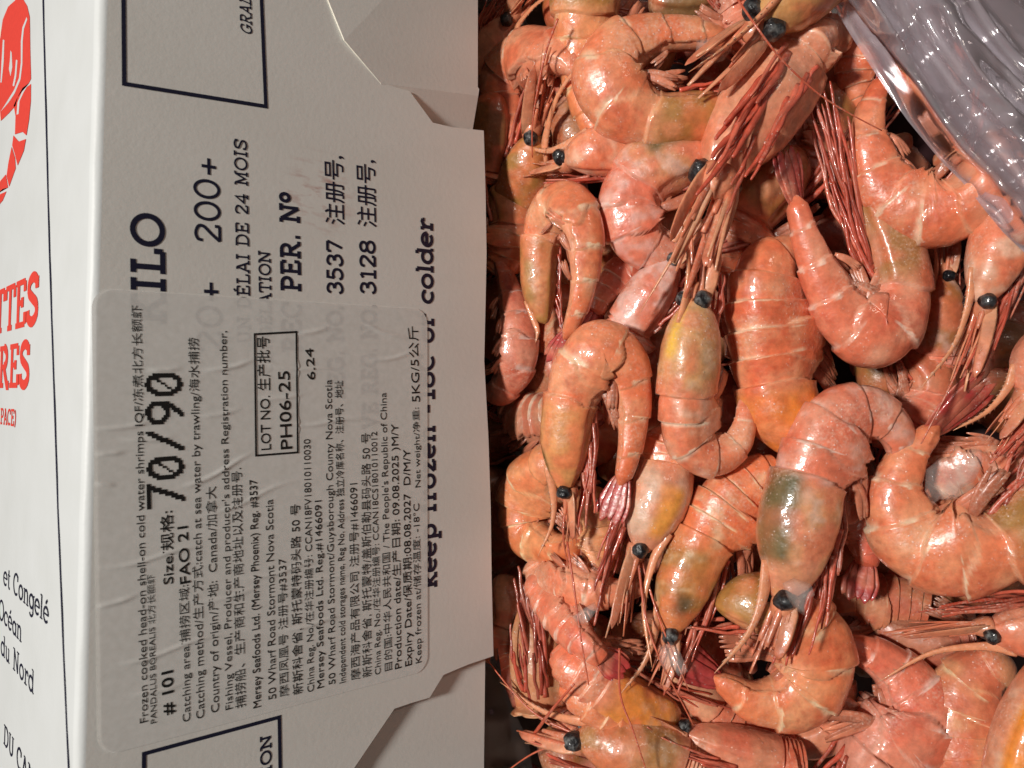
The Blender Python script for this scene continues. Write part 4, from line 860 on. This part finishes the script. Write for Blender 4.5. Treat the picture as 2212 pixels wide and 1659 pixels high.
def left_wall(a, b):                  # liner standing between the flap and the heap
    ex = np.interp(a, [0, .2, .45, .7, 1], [1075, 1085, 1112, 1142, 1158]); ey = np.interp(a, [0, .2, .45, .7, 1], [1400, 1470, 1540, 1600, 1720])
    X = ex - b * 150; Y = ey + b * 20; P3 = np.stack([X, Y, X * 0], 1)
    Dp = .262 + .022 * b - .004 * (vnoise(P3, 1 / 40., 23) - .5) - .002 * np.exp(-(b / .04) ** 2)
    return X, Y, Dp
sheet('film', left_wall, 60, 50, M_FILM2)

def shade_lining(a, b):                     # liner added behind the heap, coloured dark to put shade in the gaps
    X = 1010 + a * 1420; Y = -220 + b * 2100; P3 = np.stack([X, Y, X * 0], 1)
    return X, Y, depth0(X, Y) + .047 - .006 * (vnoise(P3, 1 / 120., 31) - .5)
sheet('film', shade_lining, 60, 80, M_GAP_SHADE)
def flake(label, pts, z):
    """irregular chip of ice, outline in pixels, a few tenths of a millimetre thick in the middle"""
    c = np.mean(pts, 0); d = float(depth0(*c)) - z * .001; rr_ = [np.array(pts, float), c + (np.array(pts, float) - c) * .7, c + (np.array(pts, float) - c) * .3]
    V = []; k = len(pts)
    for lay, dz in ((0, 0), (1, .0011), (2, .0015)):
        for q in rr_[lay]: V.append(world(ray(*q) * (d - dz)))
    V.append(world(ray(*c) * (d - .0016))); V.append(world(ray(*c) * (d + .001)))
    F = ring_faces(3, k) + [(2 * k + i, 2 * k + (i + 1) % k, 3 * k) for i in range(k)] + [((i + 1) % k, i, 3 * k + 1) for i in range(k)]
    org = world(ray(*c) * d); o = mesh_obj('ice_chip', np.array(V) - org, F, M_ICE); o.location = org
    tag(o, label, 'ice')
flake('thin clear ice chip on the tail of the tightly curled pink shrimp', [(1505, 88), (1540, 78), (1570, 86), (1580, 108), (1562, 132), (1530, 138), (1502, 122)], 19)
flake('jagged pale ice chip frozen over the nose of the green patched shrimp', [(1690, 1260), (1715, 1248), (1752, 1262), (1760, 1285), (1742, 1300), (1738, 1330), (1718, 1318), (1700, 1290)], 34)
flake('ragged ice chip over the eye of the brown spotted head', [(1425, 1398), (1450, 1385), (1470, 1410), (1486, 1450), (1466, 1462), (1452, 1440), (1436, 1452), (1424, 1430)], 19)
flake('broken ice chip lying between the crosswise tail and the crimson fan', [(1235, 1332), (1262, 1312), (1285, 1300), (1290, 1318), (1270, 1345), (1248, 1350)], 16)
flake('grey white slab of ice filling the hollow of the big curled shrimp', [(2000, 1015), (2030, 990), (2062, 985), (2095, 968), (2120, 972), (2122, 1000), (2105, 1040), (2080, 1052), (2062, 1082), (2030, 1078), (2015, 1092), (1998, 1060)], 19)
def strand(label, pts, z, w=.00034):
    Q = np.array([ray(x, y) * (float(depth0(x, y)) - zz * .001) for (x, y), zz in zip(pts, z)]); Q = bez(Q, 30)
    V, F = sweep(Q, np.array([0., 0., 1.]), np.linspace(w, w * .5, 30), np.linspace(w, w * .5, 30), 6)
    org = world(Q[15]); o = mesh_obj('loose_feeler', world(V) - org, F, M_SHELL, None, True, np.tile(np.array([.55, .10, .05]), (len(V), 1))); o.location = org
    tag(o, label, 'feeler')
strand('long thin red feeler crossing the two-eyed head towards the plastic bag', [(1588, -10), (1632, 55), (1690, 130), (1765, 200), (1835, 245), (1905, 282)], [30, 36, 34, 30, 28, 26])
strand('short red feeler across the arched shrimp by the dust flap', [(1205, 40), (1180, 110), (1162, 190), (1150, 270), (1150, 340)], [20, 20, 20, 18, 14])
strand('red feeler hanging from the orange striped head over the crosswise tail', [(1225, 1170), (1240, 1270), (1255, 1380), (1272, 1480)], [16, 18, 18, 16])
strand('straight pale red feeler leaning on the slender glossy shrimp', [(1152, 1588), (1195, 1530), (1240, 1478)], [14, 18, 18], .0006)
strand('thin red feeler trailing over the olive head with the toothed beak', [(1338, 1400), (1340, 1500), (1368, 1580), (1398, 1670)], [18, 18, 20, 20])
